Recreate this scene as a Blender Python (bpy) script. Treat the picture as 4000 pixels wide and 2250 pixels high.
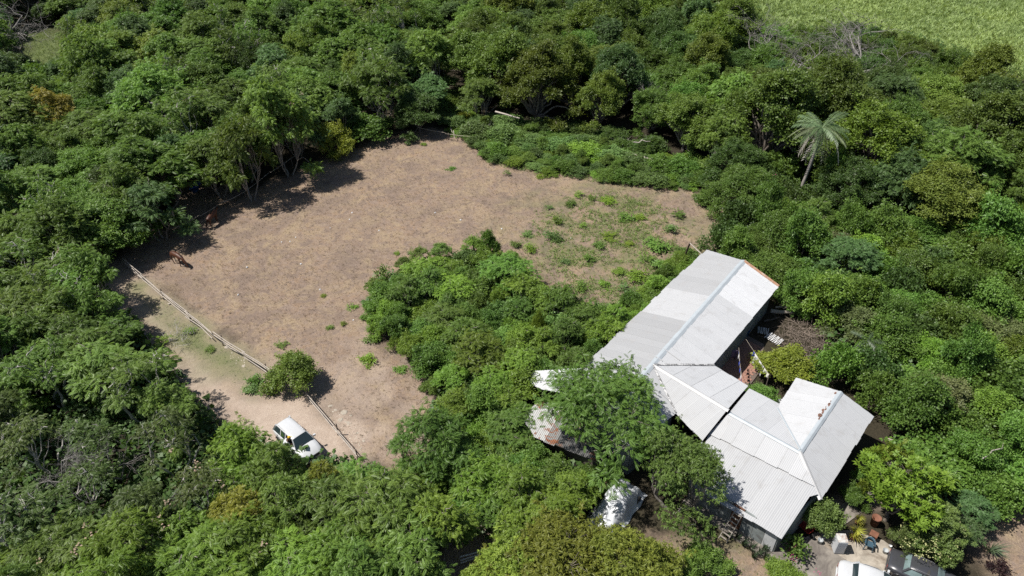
import bpy, math, random
import numpy as np
from mathutils import Vector, Matrix

# ------------------------------------------------------------------ camera, sky, sun, exposure
scene = bpy.context.scene
for o in list(bpy.data.objects):
    bpy.data.objects.remove(o)
R = math.radians
CAM_H, PITCH, FPX = 42.0, 37.0, 2826.0          # drone height (m), degrees below the horizon, focal length for a 4000 px wide frame
cam_data = bpy.data.cameras.new('camera')
cam_data.sensor_width = 36.0
cam_data.lens = 36.0 * FPX / 4000.0
cam_data.clip_start, cam_data.clip_end = 0.5, 6000.0
cam = bpy.data.objects.new('camera', cam_data)
scene.collection.objects.link(cam)
cam.location = (0, 0, CAM_H)
cam.rotation_euler = (R(90 - PITCH), 0, 0)
scene.camera = cam

SUN_EL, SHADOW_AZ = 60.0, 2.0                    # shadows fall towards +x
world = bpy.data.worlds.new('World')
scene.world = world
world.use_nodes = True
wn = world.node_tree
for n in list(wn.nodes):
    wn.nodes.remove(n)
sky = wn.nodes.new('ShaderNodeTexSky')
sky.sky_type = 'NISHITA'
sky.sun_disc = False
sky.sun_elevation = R(SUN_EL)
sky.sun_rotation = R(270.0 - SHADOW_AZ)          # sun stands over -x
bg = wn.nodes.new('ShaderNodeBackground')
bg.inputs['Strength'].default_value = 0.06
wo = wn.nodes.new('ShaderNodeOutputWorld')
wn.links.new(sky.outputs[0], bg.inputs[0])
wn.links.new(bg.outputs[0], wo.inputs[0])
sd = bpy.data.lights.new('sun', 'SUN')
sd.energy = 4.7
sd.angle = R(0.53)
sd.color = (1.0, 0.955, 0.89)
sun = bpy.data.objects.new('sun', sd)
scene.collection.objects.link(sun)
_d = Vector((math.cos(R(SUN_EL)) * math.cos(R(SHADOW_AZ)), math.cos(R(SUN_EL)) * math.sin(R(SHADOW_AZ)), -math.sin(R(SUN_EL))))
sun.rotation_euler = _d.to_track_quat('-Z', 'Y').to_euler()
sun.location = (-40, 40, 80)

vs = scene.view_settings
vs.view_transform = 'Standard'
vs.look = 'None'
vs.exposure = 0.5
vs.gamma = 1.0
vs.use_curve_mapping = False
scene.render.engine = 'CYCLES'
cy = scene.cycles
cy.max_bounces = 7
cy.diffuse_bounces = 3
cy.glossy_bounces = 3
cy.transmission_bounces = 4
cy.transparent_max_bounces = 4
cy.use_denoising = False
try:
    cy.denoiser = 'OPENIMAGEDENOISE'
except Exception:
    pass
cy.sample_clamp_indirect = 4.0

# ------------------------------------------------------------------ helpers
rng = np.random.default_rng(7)
random.seed(7)
COL = scene.collection
_cp, _sp = math.cos(R(PITCH)), math.sin(R(PITCH))

def G(u, v, z=0.0):
    """Point at height z that the photograph shows at (u, v) of its 4000 x 2250 pixels."""
    x, y = (u - 2000.0) / FPX, (v - 1125.0) / FPX
    dx, dy, dz = x, _cp - y * _sp, -_sp - y * _cp
    t = (CAM_H - z) / -dz
    return Vector((dx * t, dy * t, z))

def GP(pts, z=0.0):
    return np.array([[*G(u, v, z)[:2]] for u, v in pts])

def pct(p):
    """Where a point stands in the frame, in percent across and down."""
    dep = p[1] * _cp + (CAM_H - p[2]) * _sp
    u = p[0] / dep * FPX
    v = ((CAM_H - p[2]) * _cp - p[1] * _sp) / dep * FPX
    return (u + 2000) / 40.0, (v + 1125) / 22.5

def tag(o, label=None, cat=None, group=None, kind=None):
    if label: o['label'] = label
    if cat: o['category'] = cat
    if group: o['group'] = group
    if kind: o['kind'] = kind
    return o

def empty(name, loc=(0, 0, 0), rz=0.0, parent=None):
    o = bpy.data.objects.new(name, None)
    COL.objects.link(o)
    o.location = loc
    o.rotation_euler = (0, 0, rz)
    o.empty_display_size = 0.2
    if parent: o.parent = parent
    return o

def link(name, mesh, parent=None, mat=None):
    o = bpy.data.objects.new(name, mesh)
    COL.objects.link(o)
    if parent is not None: o.parent = parent
    if mat is not None and not mesh.materials: mesh.materials.append(mat)
    return o

def np_mesh(name, verts, faces, mat=None, smooth=False, attrs=None):
    """verts (N,3), faces (M,k) with constant k."""
    verts = np.ascontiguousarray(verts, dtype=np.float32).reshape(-1, 3)
    faces = np.ascontiguousarray(faces, dtype=np.int32)
    m = bpy.data.meshes.new(name)
    k = faces.shape[1]
    m.vertices.add(len(verts))
    m.vertices.foreach_set('co', verts.ravel())
    m.loops.add(faces.size)
    m.loops.foreach_set('vertex_index', faces.ravel())
    m.polygons.add(len(faces))
    m.polygons.foreach_set('loop_start', np.arange(0, faces.size, k, dtype=np.int32))
    m.polygons.foreach_set('loop_total', np.full(len(faces), k, dtype=np.int32))
    if smooth:
        m.polygons.foreach_set('use_smooth', np.ones(len(faces), dtype=bool))
    m.update(calc_edges=True)
    for an, (dom, typ, val) in (attrs or {}).items():
        a = m.attributes.new(an, typ, dom)
        a.data.foreach_set('value' if typ == 'FLOAT' else 'color', np.ascontiguousarray(val, dtype=np.float32).ravel())
    if mat: m.materials.append(mat)
    return m

class MB:
    """Collects vertices and faces of any size, then builds one mesh object."""
    def __init__(s):
        s.v, s.f, s.sm = [], [], []
    def add(s, vs_, fs_, smooth=False):
        b = len(s.v)
        s.v += [tuple(p) for p in vs_]
        s.f += [tuple(b + i for i in f) for f in fs_]
        s.sm += [smooth] * len(fs_)
        return s
    def box(s, c, d, rz=0.0, rx=0.0, ry=0.0):
        M = Matrix.Translation(c) @ Matrix.Rotation(rz, 4, 'Z') @ Matrix.Rotation(ry, 4, 'Y') @ Matrix.Rotation(rx, 4, 'X')
        P_ = [M @ Vector((x * d[0] / 2, y * d[1] / 2, z * d[2] / 2)) for z in (-1, 1) for y in (-1, 1) for x in (-1, 1)]
        return s.add(P_, [(0, 2, 3, 1), (4, 5, 7, 6), (0, 1, 5, 4), (2, 6, 7, 3), (0, 4, 6, 2), (1, 3, 7, 5)])
    def beam(s, a, b, w, h, up=(0, 0, 1)):
        a, b = Vector(a), Vector(b)
        d = (b - a).normalized()
        u = Vector(up)
        if abs(d.dot(u)) > .98: u = Vector((1, 0, 0))
        x = d.cross(u).normalized() * w / 2
        y = x.cross(d).normalized() * h / 2
        P_ = [p + i * x + j * y for p in (a, b) for j in (-1, 1) for i in (-1, 1)]
        return s.add(P_, [(0, 2, 3, 1), (4, 5, 7, 6), (0, 1, 5, 4), (2, 6, 7, 3), (0, 4, 6, 2), (1, 3, 7, 5)])
    def tube(s, pts, rad, n=8, caps=True, smooth=True):
        pts = [Vector(p) for p in pts]
        if not hasattr(rad, '__len__'): rad = [rad] * len(pts)
        vs_, fs_ = [], []
        ref = Vector((0.31, 0.73, 0.2)).normalized()
        for i, p in enumerate(pts):
            d = (pts[min(i + 1, len(pts) - 1)] - pts[max(i - 1, 0)])
            d = d.normalized() if d.length > 1e-9 else Vector((0, 0, 1))
            x = ref.cross(d)
            if x.length < .1: x = Vector((1, 0, 0)).cross(d)
            x.normalize(); y = d.cross(x)
            for k in range(n):
                a = 2 * math.pi * k / n
                vs_.append(p + (x * math.cos(a) + y * math.sin(a)) * rad[i])
        for i in range(len(pts) - 1):
            for k in range(n):
                k2 = (k + 1) % n
                fs_.append((i * n + k, i * n + k2, (i + 1) * n + k2, (i + 1) * n + k))
        s.add(vs_, fs_, smooth)
        if caps:
            s.add([vs_[k] for k in range(n)], [tuple(range(n - 1, -1, -1))])
            s.add(vs_[-n:], [tuple(range(n))])
        return s
    def lathe(s, c, prof, n=16, smooth=True, ax=None):
        """prof: (radius, height) pairs; ax: optional 4x4 placing the lathe."""
        M = Matrix.Translation(c) if ax is None else ax
        vs_ = [M @ Vector((r * math.cos(2 * math.pi * k / n), r * math.sin(2 * math.pi * k / n), h)) for r, h in prof for k in range(n)]
        fs_ = []
        for i in range(len(prof) - 1):
            for k in range(n):
                k2 = (k + 1) % n
                fs_.append((i * n + k, i * n + k2, (i + 1) * n + k2, (i + 1) * n + k))
        return s.add(vs_, fs_, smooth)
    def loft(s, rings, smooth=True, cap=True, closed=True):
        n = len(rings[0])
        vs_ = [p for r in rings for p in r]
        fs_ = []
        for i in range(len(rings) - 1):
            for k in range(n if closed else n - 1):
                k2 = (k + 1) % n
                fs_.append((i * n + k, i * n + k2, (i + 1) * n + k2, (i + 1) * n + k))
        s.add(vs_, fs_, smooth)
        if cap and closed:
            s.add(rings[0], [tuple(range(n - 1, -1, -1))])
            s.add(rings[-1], [tuple(range(n))])
        return s
    def poly_prism(s, poly, z0, z1):
        n = len(poly)
        vs_ = [(x, y, z0) for x, y in poly] + [(x, y, z1) for x, y in poly]
        return s.add(vs_, [tuple(range(n - 1, -1, -1)), tuple(range(n, 2 * n))] + [(k, (k + 1) % n, n + (k + 1) % n, n + k) for k in range(n)])
    def mesh(s, name, mat=None):
        m = bpy.data.meshes.new(name)
        m.from_pydata(s.v, [], s.f)
        m.polygons.foreach_set('use_smooth', s.sm)
        m.update()
        if mat: m.materials.append(mat)
        return m
    def build(s, name, mat, parent=None):
        return link(name, s.mesh(name, mat), parent)

# ------------------------------------------------------------------ materials
def new_mat(name):
    m = bpy.data.materials.new(name)
    m.use_nodes = True
    nt = m.node_tree
    for n in list(nt.nodes):
        nt.nodes.remove(n)
    out = nt.nodes.new('ShaderNodeOutputMaterial')
    return m, nt, out

def N(nt, typ, **kw):
    n = nt.nodes.new(typ)
    for k, v in kw.items():
        if k in n.inputs: n.inputs[k].default_value = v
        else: setattr(n, k, v)
    return n

def ramp(nt, fac, stops):
    r = nt.nodes.new('ShaderNodeValToRGB')
    e = r.color_ramp.elements
    while len(e) < len(stops): e.new(0.5)
    for i, (p, c) in enumerate(stops):
        e[i].position = p
        e[i].color = (*c, 1) if len(c) == 3 else c
    nt.links.new(fac, r.inputs[0])
    return r.outputs[0]

def mix(nt, a, b, fac, mode='MIX'):
    m = nt.nodes.new('ShaderNodeMix')
    m.data_type = 'RGBA'
    m.blend_type = mode
    for sock, val in ((m.inputs[6], a), (m.inputs[7], b), (m.inputs[0], fac)):
        if hasattr(val, 'is_linked') or hasattr(val, 'links'): nt.links.new(val, sock)
        elif isinstance(val, (int, float)): sock.default_value = val
        else: sock.default_value = (*val, 1) if len(val) == 3 else val
    return m.outputs[2]

def math_n(nt, op, a, b=None, c=None):
    m = nt.nodes.new('ShaderNodeMath')
    m.operation = op
    for i, val in enumerate((a, b, c)):
        if val is None: continue
        if hasattr(val, 'links'): nt.links.new(val, m.inputs[i])
        else: m.inputs[i].default_value = val
    return m.outputs[0]

def noise(nt, scale, detail=4.0, rough=.6, co=None, dist=0.0):
    n = N(nt, 'ShaderNodeTexNoise', Scale=scale, Detail=detail, Roughness=rough, Distortion=dist)
    if co is not None: nt.links.new(co, n.inputs['Vector'])
    return n.outputs[0]

def coords(nt, kind='Object'):
    return nt.nodes.new('ShaderNodeTexCoord').outputs[kind]

def mat_simple(name, col, rough=.6, metal=0.0, var=.12, scale=6.0, bump=0.0, spec=.4, coat=0.0, dirt=None, dirt_amt=.4):
    """Plain surface with mottling; dirt: a second colour in uneven patches."""
    m, nt, out = new_mat(name)
    p = N(nt, 'ShaderNodeBsdfPrincipled', Roughness=rough, Metallic=metal)
    p.inputs['Specular IOR Level'].default_value = spec
    p.inputs['Coat Weight'].default_value = coat
    co = coords(nt)
    n1 = noise(nt, scale, 5, .65, co)
    lo = tuple(max(0, c * (1 - var)) for c in col)
    hi = tuple(min(1, c * (1 + var)) for c in col)
    c = ramp(nt, n1, [(.3, lo), (.7, hi)])
    if dirt:
        n2 = noise(nt, scale * .45, 6, .7, co, .6)
        f = ramp(nt, n2, [(.62 - dirt_amt * .35, (0, 0, 0)), (.75 - dirt_amt * .25, (1, 1, 1))])
        c = mix(nt, c, dirt, f)
    nt.links.new(c, p.inputs['Base Color'])
    if bump:
        b = N(nt, 'ShaderNodeBump', Strength=bump, Distance=.02)
        nt.links.new(noise(nt, scale * 4, 4, .6, co), b.inputs['Height'])
        nt.links.new(b.outputs[0], p.inputs['Normal'])
    nt.links.new(p.outputs[0], out.inputs[0])
    return m

def mat_leaf(name, rough=.5, transl=.3, spec=.35, amp=.6):
    """Leaf colour comes from the object's own colour, varied leaf by leaf and tree by tree."""
    m, nt, out = new_mat(name)
    oi = nt.nodes.new('ShaderNodeObjectInfo')
    at = N(nt, 'ShaderNodeAttribute', attribute_name='tint')
    hs = nt.nodes.new('ShaderNodeHueSaturation')
    nt.links.new(oi.outputs['Color'], hs.inputs['Color'])
    hue = math_n(nt, 'MULTIPLY_ADD', oi.outputs['Random'], .022, .489)
    hue2 = math_n(nt, 'MULTIPLY_ADD', at.outputs['Fac'], -.022, math_n(nt, 'ADD', hue, .011))
    nt.links.new(hue2, hs.inputs['Hue'])
    v1 = math_n(nt, 'MULTIPLY_ADD', at.outputs['Fac'], amp, 1 - amp / 2)
    v2 = math_n(nt, 'MULTIPLY_ADD', oi.outputs['Random'], .4, .8)
    nt.links.new(math_n(nt, 'MULTIPLY', v1, v2), hs.inputs['Value'])
    p = N(nt, 'ShaderNodeBsdfPrincipled', Roughness=rough)
    p.inputs['Specular IOR Level'].default_value = spec
    nt.links.new(hs.outputs[0], p.inputs['Base Color'])
    t = nt.nodes.new('ShaderNodeBsdfTranslucent')
    warm = mix(nt, hs.outputs[0], (1.25, 1.2, .6), 1.0, 'MULTIPLY')
    nt.links.new(warm, t.inputs['Color'])
    ms = nt.nodes.new('ShaderNodeMixShader')
    ms.inputs[0].default_value = transl
    nt.links.new(p.outputs[0], ms.inputs[1])
    nt.links.new(t.outputs[0], ms.inputs[2])
    nt.links.new(ms.outputs[0], out.inputs[0])
    return m

M_leaf = mat_leaf('leaf', rough=.48, transl=.31, spec=.32)
M_gloss = mat_leaf('glossy_leaf', rough=.5, transl=.28, spec=.28)
M_bark = mat_simple('bark', (.17, .145, .12), .9, var=.35, scale=5, bump=.4)
M_pale_bark = mat_simple('pale_bark', (.24, .215, .185), .85, var=.35, scale=4, bump=.3)
M_dead = mat_simple('dead_grey_wood', (.22, .205, .19), .9, var=.35, scale=3)
M_grey_twig = mat_simple('grey_twig', (.40, .375, .345), .9, var=.35, scale=3)

# ------------------------------------------------------------------ ground: one sheet to the horizon
def inside(pts, poly):
    x, y = pts[:, 0], pts[:, 1]
    r = np.zeros(len(pts), bool)
    n = len(poly)
    for i in range(n):
        x1, y1 = poly[i]; x2, y2 = poly[(i + 1) % n]
        c = ((y1 > y) != (y2 > y)) & (x < (x2 - x1) * (y - y1) / (y2 - y1 + 1e-12) + x1)
        r ^= c
    return r

def edge_dist(pts, poly, closed=True):
    d = np.full(len(pts), 1e9)
    n = len(poly)
    for i in range(n if closed else n - 1):
        a, b = np.array(poly[i]), np.array(poly[(i + 1) % n])
        ab = b - a
        t = np.clip(((pts - a) @ ab) / (ab @ ab + 1e-12), 0, 1)
        d = np.minimum(d, np.linalg.norm(pts - a - t[:, None] * ab, axis=1))
    return d

def sdist(pts, poly):
    d = edge_dist(pts, poly)
    return np.where(inside(pts, poly), d, -d)

def value_noise(p, s, seed=0):
    """Smooth value noise on world coordinates, 0..1."""
    r = np.random.default_rng(seed).random((64, 64))
    q = np.asarray(p) * s
    i = np.floor(q).astype(int); f = q - i
    f = f * f * (3 - 2 * f)
    a = r[i[:, 0] % 64, i[:, 1] % 64]; b = r[(i[:, 0] + 1) % 64, i[:, 1] % 64]
    c = r[i[:, 0] % 64, (i[:, 1] + 1) % 64]; d = r[(i[:, 0] + 1) % 64, (i[:, 1] + 1) % 64]
    return (a * (1 - f[:, 0]) + b * f[:, 0]) * (1 - f[:, 1]) + (c * (1 - f[:, 0]) + d * f[:, 0]) * f[:, 1]

Z_FIELD = GP([(1690, 500), (1840, 545), (1900, 620), (2100, 660), (2400, 690), (2700, 725), (2850, 830), (2780, 960), (2680, 1080), (2480, 1330),
              (2100, 1650), (1800, 1900), (1640, 1960), (1560, 1960), (1390, 1775), (1180, 1520), (1070, 1455), (480, 1010), (520, 930), (700, 900),
              (760, 850), (950, 760), (1100, 700), (1250, 620), (1450, 550)])
Z_TRACK = GP([(300, 1040), (480, 1015), (1070, 1460), (1180, 1525), (1390, 1780), (1560, 1965), (1400, 1960), (1200, 1850), (1060, 1760), (960, 1690), (850, 1620),
              (700, 1430), (560, 1270), (420, 1140)])
Z_PALE = GP([(720, 1420), (800, 1440), (900, 1540), (1060, 1560), (1180, 1560), (1290, 1650), (1390, 1790), (1240, 1790), (1060, 1740), (950, 1640), (850, 1600)])
Z_STRIP = GP([(540, 1130), (640, 1180), (850, 1340), (1040, 1480), (1000, 1540), (900, 1490), (770, 1400), (620, 1260)])
Z_PALE2 = GP([(1240, 1560), (1330, 1580), (1400, 1640), (1440, 1700), (1390, 1740), (1290, 1640)])
Z_CLUMP = GP([(1420, 1180), (1500, 1080), (1950, 1000), (2060, 1080), (2300, 1190), (2480, 1250), (2500, 1400), (2200, 1900), (1800, 2100), (1600, 1960), (1700, 1700), (1660, 1480), (1480, 1330)])
Z_WEEDS = GP([(2000, 1000), (2080, 830), (2220, 740), (2500, 740), (2700, 850), (2780, 930), (2620, 1120), (2440, 1260), (2250, 1170)])
Z_NOOK = GP([(660, 760), (720, 690), (880, 690), (960, 740), (930, 780), (780, 860), (690, 900)])
Z_MEADOW = GP([(2870, -220), (2890, 20), (3010, 110), (3100, 140), (3400, 150), (3700, 200), (3950, 290), (4600, 500), (6200, -220)])
Z_LAWN = GP([(40, 120), (160, 100), (300, 150), (300, 260), (100, 270)])
Z_YARD = GP([(2540, 2100), (2680, 2060), (2860, 2100), (3090, 2230), (3200, 2400), (2500, 2400)])
Z_SIDE = GP([(3790, 2110), (3830, 2030), (3950, 2000), (4250, 2030), (4250, 2400), (3900, 2300)])
Z_PATH = GP([(3390, 1850), (3470, 1760), (3540, 1770), (3500, 1880), (3420, 1960), (3250, 2060), (3200, 2020)])
Z_GAP = GP([(1720, 2180), (1800, 2080), (2000, 2080), (1950, 2180), (1780, 2330), (1680, 2300)])
Z_HOUSE = GP([(2330, 1530), (2780, 1000), (3040, 1190), (2840, 1480), (3060, 1620), (3160, 1500), (3420, 1700), (3200, 2040), (3060, 2170), (2500, 1900)])

def axis_grid(lo, hi, step, far):
    mid = np.arange(lo, hi + step / 2, step)
    g = step * 1.25 ** np.arange(1, 60)
    out = np.cumsum(g); out = out[out < far]
    return np.concatenate([lo - out[::-1], mid, hi + out])

gx = axis_grid(-62, 62, .45, 2600.0)
gy = axis_grid(14, 112, .45, 2600.0)
XX, YY = np.meshgrid(gx, gy)
gp = np.stack([XX.ravel(), YY.ravel()], 1)
wob = (value_noise(gp, .35, 1) - .5) * 2.2 + (value_noise(gp, 1.1, 2) - .5) * 1.1

def soft(poly, width=1.2, wobble=1.0):
    return np.clip((sdist(gp, poly) + wob * wobble) / width * .5 + .5, 0, 1)

w_field = soft(Z_FIELD, 1.4)
w_clump = soft(Z_CLUMP, 2.0)
w_dirt = np.maximum(soft(Z_TRACK, 1.0, .6) * .45, np.maximum(soft(Z_PALE, .9, .5), soft(Z_PALE2, .8, .7) * .9))
w_dirt = np.maximum(w_dirt, np.maximum(soft(Z_PATH, .6, .4) * .7, soft(Z_GAP, .8, .6) * .4))
Z_LOWF = GP([(1180, 1500), (1400, 1330), (1560, 1420), (1640, 1560), (1560, 1760), (1400, 1760), (1280, 1640)])
w_dirt = np.maximum(w_dirt, soft(Z_LOWF, 4.0) * np.clip(value_noise(gp, .9, 12) * 1.5 - .45, 0, .6))
for _o in (-.75, .75):
    _ln = GP([(430, 1120), (560, 1250), (720, 1430), (860, 1570), (1060, 1690), (1180, 1790)]) + np.array([_o * .8, _o * .6])
    w_dirt = np.maximum(w_dirt, np.exp(-(edge_dist(gp, _ln, False) / .42) ** 2) * .85)
rim = np.exp(-(edge_dist(gp, GP([(1070, 1455), (1180, 1525), (1390, 1780)]), False) / 2.2) ** 2) * .55
w_dirt = np.maximum(w_dirt, rim * np.clip(.4 + value_noise(gp, .6, 9), 0, 1))
w_field = np.maximum(w_field * (1 - .75 * w_clump), np.maximum(soft(Z_TRACK, 1.0, .6), np.maximum(soft(Z_YARD, 1, .6), soft(Z_SIDE, 1, .6))))
w_field = np.maximum(w_field, np.maximum(soft(Z_NOOK, 1.2) * .9, soft(Z_GAP, 1, .6)))
w_green = np.maximum(soft(Z_MEADOW, 3.0), soft(Z_LAWN, 2.0))
patch = value_noise(gp, .5, 5) * .6 + value_noise(gp, 1.6, 6) * .4
w_weed = np.clip(soft(Z_WEEDS, 6.0) * (patch - .34) * 1.8, 0, .55)
w_weed = np.maximum(w_weed, np.clip(soft(Z_STRIP, 1.6) * (patch * .8 + .4), 0, .8))
w_weed = np.maximum(w_weed, np.clip(soft(Z_YARD, 2) * (patch - .3) * 1.2, 0, .4))
w_green = np.maximum(w_green, w_weed)
zone = np.stack([w_field, w_dirt, w_green, np.ones_like(w_field)], 1)
gz = (value_noise(gp, .12, 3) - .5) * .16 + (value_noise(gp, .5, 4) - .5) * .05
gz *= np.clip(1 - soft(Z_HOUSE, 4, 0), 0, 1)
gz -= .06
nx_, ny_ = len(gx), len(gy)
idx = np.arange(nx_ * ny_).reshape(ny_, nx_)
gf = np.stack([idx[:-1, :-1], idx[:-1, 1:], idx[1:, 1:], idx[1:, :-1]], -1).reshape(-1, 4)

def math_off(nt, co):
    v = nt.nodes.new('ShaderNodeVectorMath'); v.operation = 'ADD'; v.inputs[1].default_value = (37.0, 11.0, 5.0)
    nt.links.new(co, v.inputs[0]); return v.outputs[0]

def ground_mat():
    m, nt, out = new_mat('ground')
    co = coords(nt, 'Object')
    at = N(nt, 'ShaderNodeAttribute', attribute_name='zone')
    sp = nt.nodes.new('ShaderNodeSeparateColor')
    nt.links.new(at.outputs['Color'], sp.inputs[0])
    fine = noise(nt, 9.0, 6, .75, co, .4)
    mid = noise(nt, 1.6, 6, .7, co, .8)
    big = noise(nt, .22, 4, .6, co)
    dry_a = ramp(nt, fine, [(.26, (0.122, 0.090, 0.070)), (.5, (0.237, 0.180, 0.143)), (.74, (0.346, 0.273, 0.219))])
    dry_b = ramp(nt, fine, [(.26, (0.138, 0.094, 0.061)), (.5, (0.270, 0.187, 0.123)), (.76, (0.392, 0.286, 0.196))])
    dry = mix(nt, dry_a, dry_b, ramp(nt, mid, [(.42, (0, 0, 0)), (.62, (1, 1, 1))]))
    grey = ramp(nt, fine, [(.3, (0.098, 0.074, 0.061)), (.7, (0.230, 0.177, 0.143))])
    dry = mix(nt, dry, grey, ramp(nt, math_n(nt, 'MULTIPLY_ADD', big, .6, math_n(nt, 'MULTIPLY', mid, .4)), [(.47, (0, 0, 0)), (.64, (1, 1, 1))]))
    straw = ramp(nt, fine, [(.26, (0.165, 0.122, 0.075)), (.5, (0.309, 0.237, 0.150)), (.74, (0.432, 0.345, 0.232))])
    dry = mix(nt, dry, straw, ramp(nt, noise(nt, .35, 6, .72, co, 1.2), [(.44, (0, 0, 0)), (.68, (.85, .85, .85))]))
    bare = ramp(nt, mid, [(.3, (0.155, 0.115, 0.091)), (.7, (0.221, 0.170, 0.136))])
    dry = mix(nt, dry, bare, ramp(nt, noise(nt, .55, 6, .75, math_off(nt, co), 1.0), [(.50, (0, 0, 0)), (.60, (.9, .9, .9))]))
    # trampled dark patches and droppings
    v = N(nt, 'ShaderNodeTexVoronoi', Scale=1.5)
    v.inputs['Randomness'].default_value = 1.0
    nt.links.new(co, v.inputs['Vector'])
    spot = ramp(nt, math_n(nt, 'ADD', v.outputs['Distance'], math_n(nt, 'MULTIPLY', fine, .35)), [(.24, (1, 1, 1)), (.34, (0, 0, 0))])
    dry = mix(nt, dry, (.075, .058, .045), math_n(nt, 'MULTIPLY', spot, .75))
    litter = ramp(nt, fine, [(.3, (.022, .02, .013)), (.55, (.045, .038, .025)), (.8, (.085, .068, .045))])
    dirt = ramp(nt, mid, [(.3, (0.322, 0.246, 0.190)), (.55, (0.419, 0.337, 0.267)), (.75, (0.484, 0.407, 0.338))])
    dirt = mix(nt, dirt, ramp(nt, fine, [(.3, (0.267, 0.203, 0.161)), (.7, (0.516, 0.438, 0.370))]), .45)
    green_a = ramp(nt, mid, [(.35, (0.069, 0.098, 0.033)), (.65, (0.133, 0.156, 0.052))])
    green_b = ramp(nt, fine, [(.3, (0.044, 0.078, 0.025)), (.7, (0.161, 0.187, 0.069))])
    green = mix(nt, green_a, green_b, .5)
    jit = math_n(nt, 'MULTIPLY_ADD', fine, .9, -.45)
    def edge(ch):
        return ramp(nt, math_n(nt, 'ADD', sp.outputs[ch], math_n(nt, 'MULTIPLY', jit, math_n(nt, 'MULTIPLY', sp.outputs[ch], math_n(nt, 'SUBTRACT', 1.0, sp.outputs[ch])))), [(.2, (0, 0, 0)), (.8, (1, 1, 1))])
    c = mix(nt, litter, dry, edge(0))
    c = mix(nt, c, dirt, sp.outputs[1])
    c = mix(nt, c, green, sp.outputs[2])
    p = N(nt, 'ShaderNodeBsdfPrincipled', Roughness=.95)
    p.inputs['Specular IOR Level'].default_value = .15
    nt.links.new(c, p.inputs['Base Color'])
    b = N(nt, 'ShaderNodeBump', Strength=.8, Distance=.09)
    nt.links.new(math_n(nt, 'ADD', fine, math_n(nt, 'MULTIPLY', mid, .8)), b.inputs['Height'])
    nt.links.new(b.outputs[0], p.inputs['Normal'])
    nt.links.new(p.outputs[0], out.inputs[0])
    return m

M_ground = ground_mat()
g_mesh = np_mesh('ground', np.stack([gp[:, 0], gp[:, 1], gz], 1), gf, M_ground, True, {'zone': ('POINT', 'FLOAT_COLOR', zone)})
tag(link('ground', g_mesh), kind='structure')

# ------------------------------------------------------------------ plants: prototypes
def rot_to(d, roll):
    """Rotation matrices (N,3,3) whose x axis is d and whose z axis leans upward, rolled about d."""
    d = d / np.linalg.norm(d, axis=1, keepdims=True)
    up = np.tile([0., 0., 1.], (len(d), 1))
    y = np.cross(up, d)
    ln = np.linalg.norm(y, axis=1, keepdims=True)
    y = np.where(ln < 1e-3, [[0., 1., 0.]], y / np.maximum(ln, 1e-6))
    z = np.cross(d, y)
    c, s = np.cos(roll)[:, None], np.sin(roll)[:, None]
    y2, z2 = y * c + z * s, z * c - y * s
    return np.stack([d, y2, z2], 2)

def leaf(base, direc, length, width, droop=.15, up=(0, 0, 1)):
    b, d = np.array(base, float), np.array(direc, float)
    d = d / np.linalg.norm(d)
    s = np.cross(up, d); s = s / (np.linalg.norm(s) + 1e-9)
    u = np.cross(d, s)
    return [b, b + d * length * .45 + s * width / 2 + u * width * .12, b + d * length - u * length * droop, b + d * length * .45 - s * width / 2 + u * width * .12]

def T_feather(rs, n=6, L=.42, pl=.17, pw=.06):
    q = []
    for i in range(n):
        t = (i + .6) / n
        x, z = L * t, -.28 * L * t * t
        for sgn in (-1, 1):
            q.append(leaf((x, 0, z), (.55, sgn * .8, -.15), pl * (1.1 - .55 * abs(t - .45)), pw, .25))
    q.append(leaf((L, 0, -.28 * L), (1, 0, -.6), pl, pw))
    return np.array(q)

def T_broad(rs, n=7, L=.17, W=.11, rad=.17):
    q = []
    for i in range(n):
        a = rs.random() * 6.28
        r = rad * math.sqrt(rs.random())
        q.append(leaf((r * math.cos(a) + rad * .5, r * math.sin(a), rs.normal() * .05), (math.cos(a) + .3, math.sin(a), rs.normal() * .35 - .1), L * (.7 + .6 * rs.random()), W, .2, (rs.normal() * .35, rs.normal() * .35, 1)))
    return np.array(q)

def T_rosette(rs, n=9, L=.3, W=.11, tilt=.25):
    q = []
    for i in range(n):
        a = 6.283 * i / n + rs.normal() * .15
        q.append(leaf((.03 * math.cos(a), .03 * math.sin(a), 0), (math.cos(a), math.sin(a), tilt + rs.normal() * .2), L * (.75 + .4 * rs.random()), W, .3))
    return np.array(q)

def T_lance(rs, n=9, L=.24, W=.055):
    q = []
    for i in range(n):
        a = rs.normal() * .9
        q.append(leaf((.12 * rs.random(), 0, 0), (math.cos(a), math.sin(a), -.25 + rs.normal() * .3), L * (.7 + .5 * rs.random()), W, .3, (rs.normal() * .4, rs.normal() * .4, 1)))
    return np.array(q)

def spray_mesh(name, pos, direc, scale, templates, rs, mat, roll=.5, tint=None):
    """A crown's foliage: templates of small leaves set at pos along direc, joined as one mesh."""
    V, Tn = [], []
    k = rs.integers(0, len(templates), len(pos))
    rolls = rs.normal(0, roll, len(pos))
    Rm = rot_to(direc, rolls)
    base = rs.random(len(pos)) if tint is None else tint
    for j, t in enumerate(templates):
        sel = np.where(k == j)[0]
        if not len(sel): continue
        P_ = np.einsum('nij,kvj->nkvi', Rm[sel], t) * scale[sel][:, None, None, None] + pos[sel][:, None, None, :]
        V.append(P_.reshape(-1, 3))
        Tn.append(np.clip((base[sel][:, None] * .6 + rs.random((len(sel), len(t))) * .4).ravel(), 0, 1))
    V = np.concatenate(V); Tn = np.concatenate(Tn)
    F = np.arange(len(V)).reshape(-1, 4)
    return np_mesh(name, V, F, mat, False, {'tint': ('FACE', 'FLOAT', Tn)})

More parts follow.
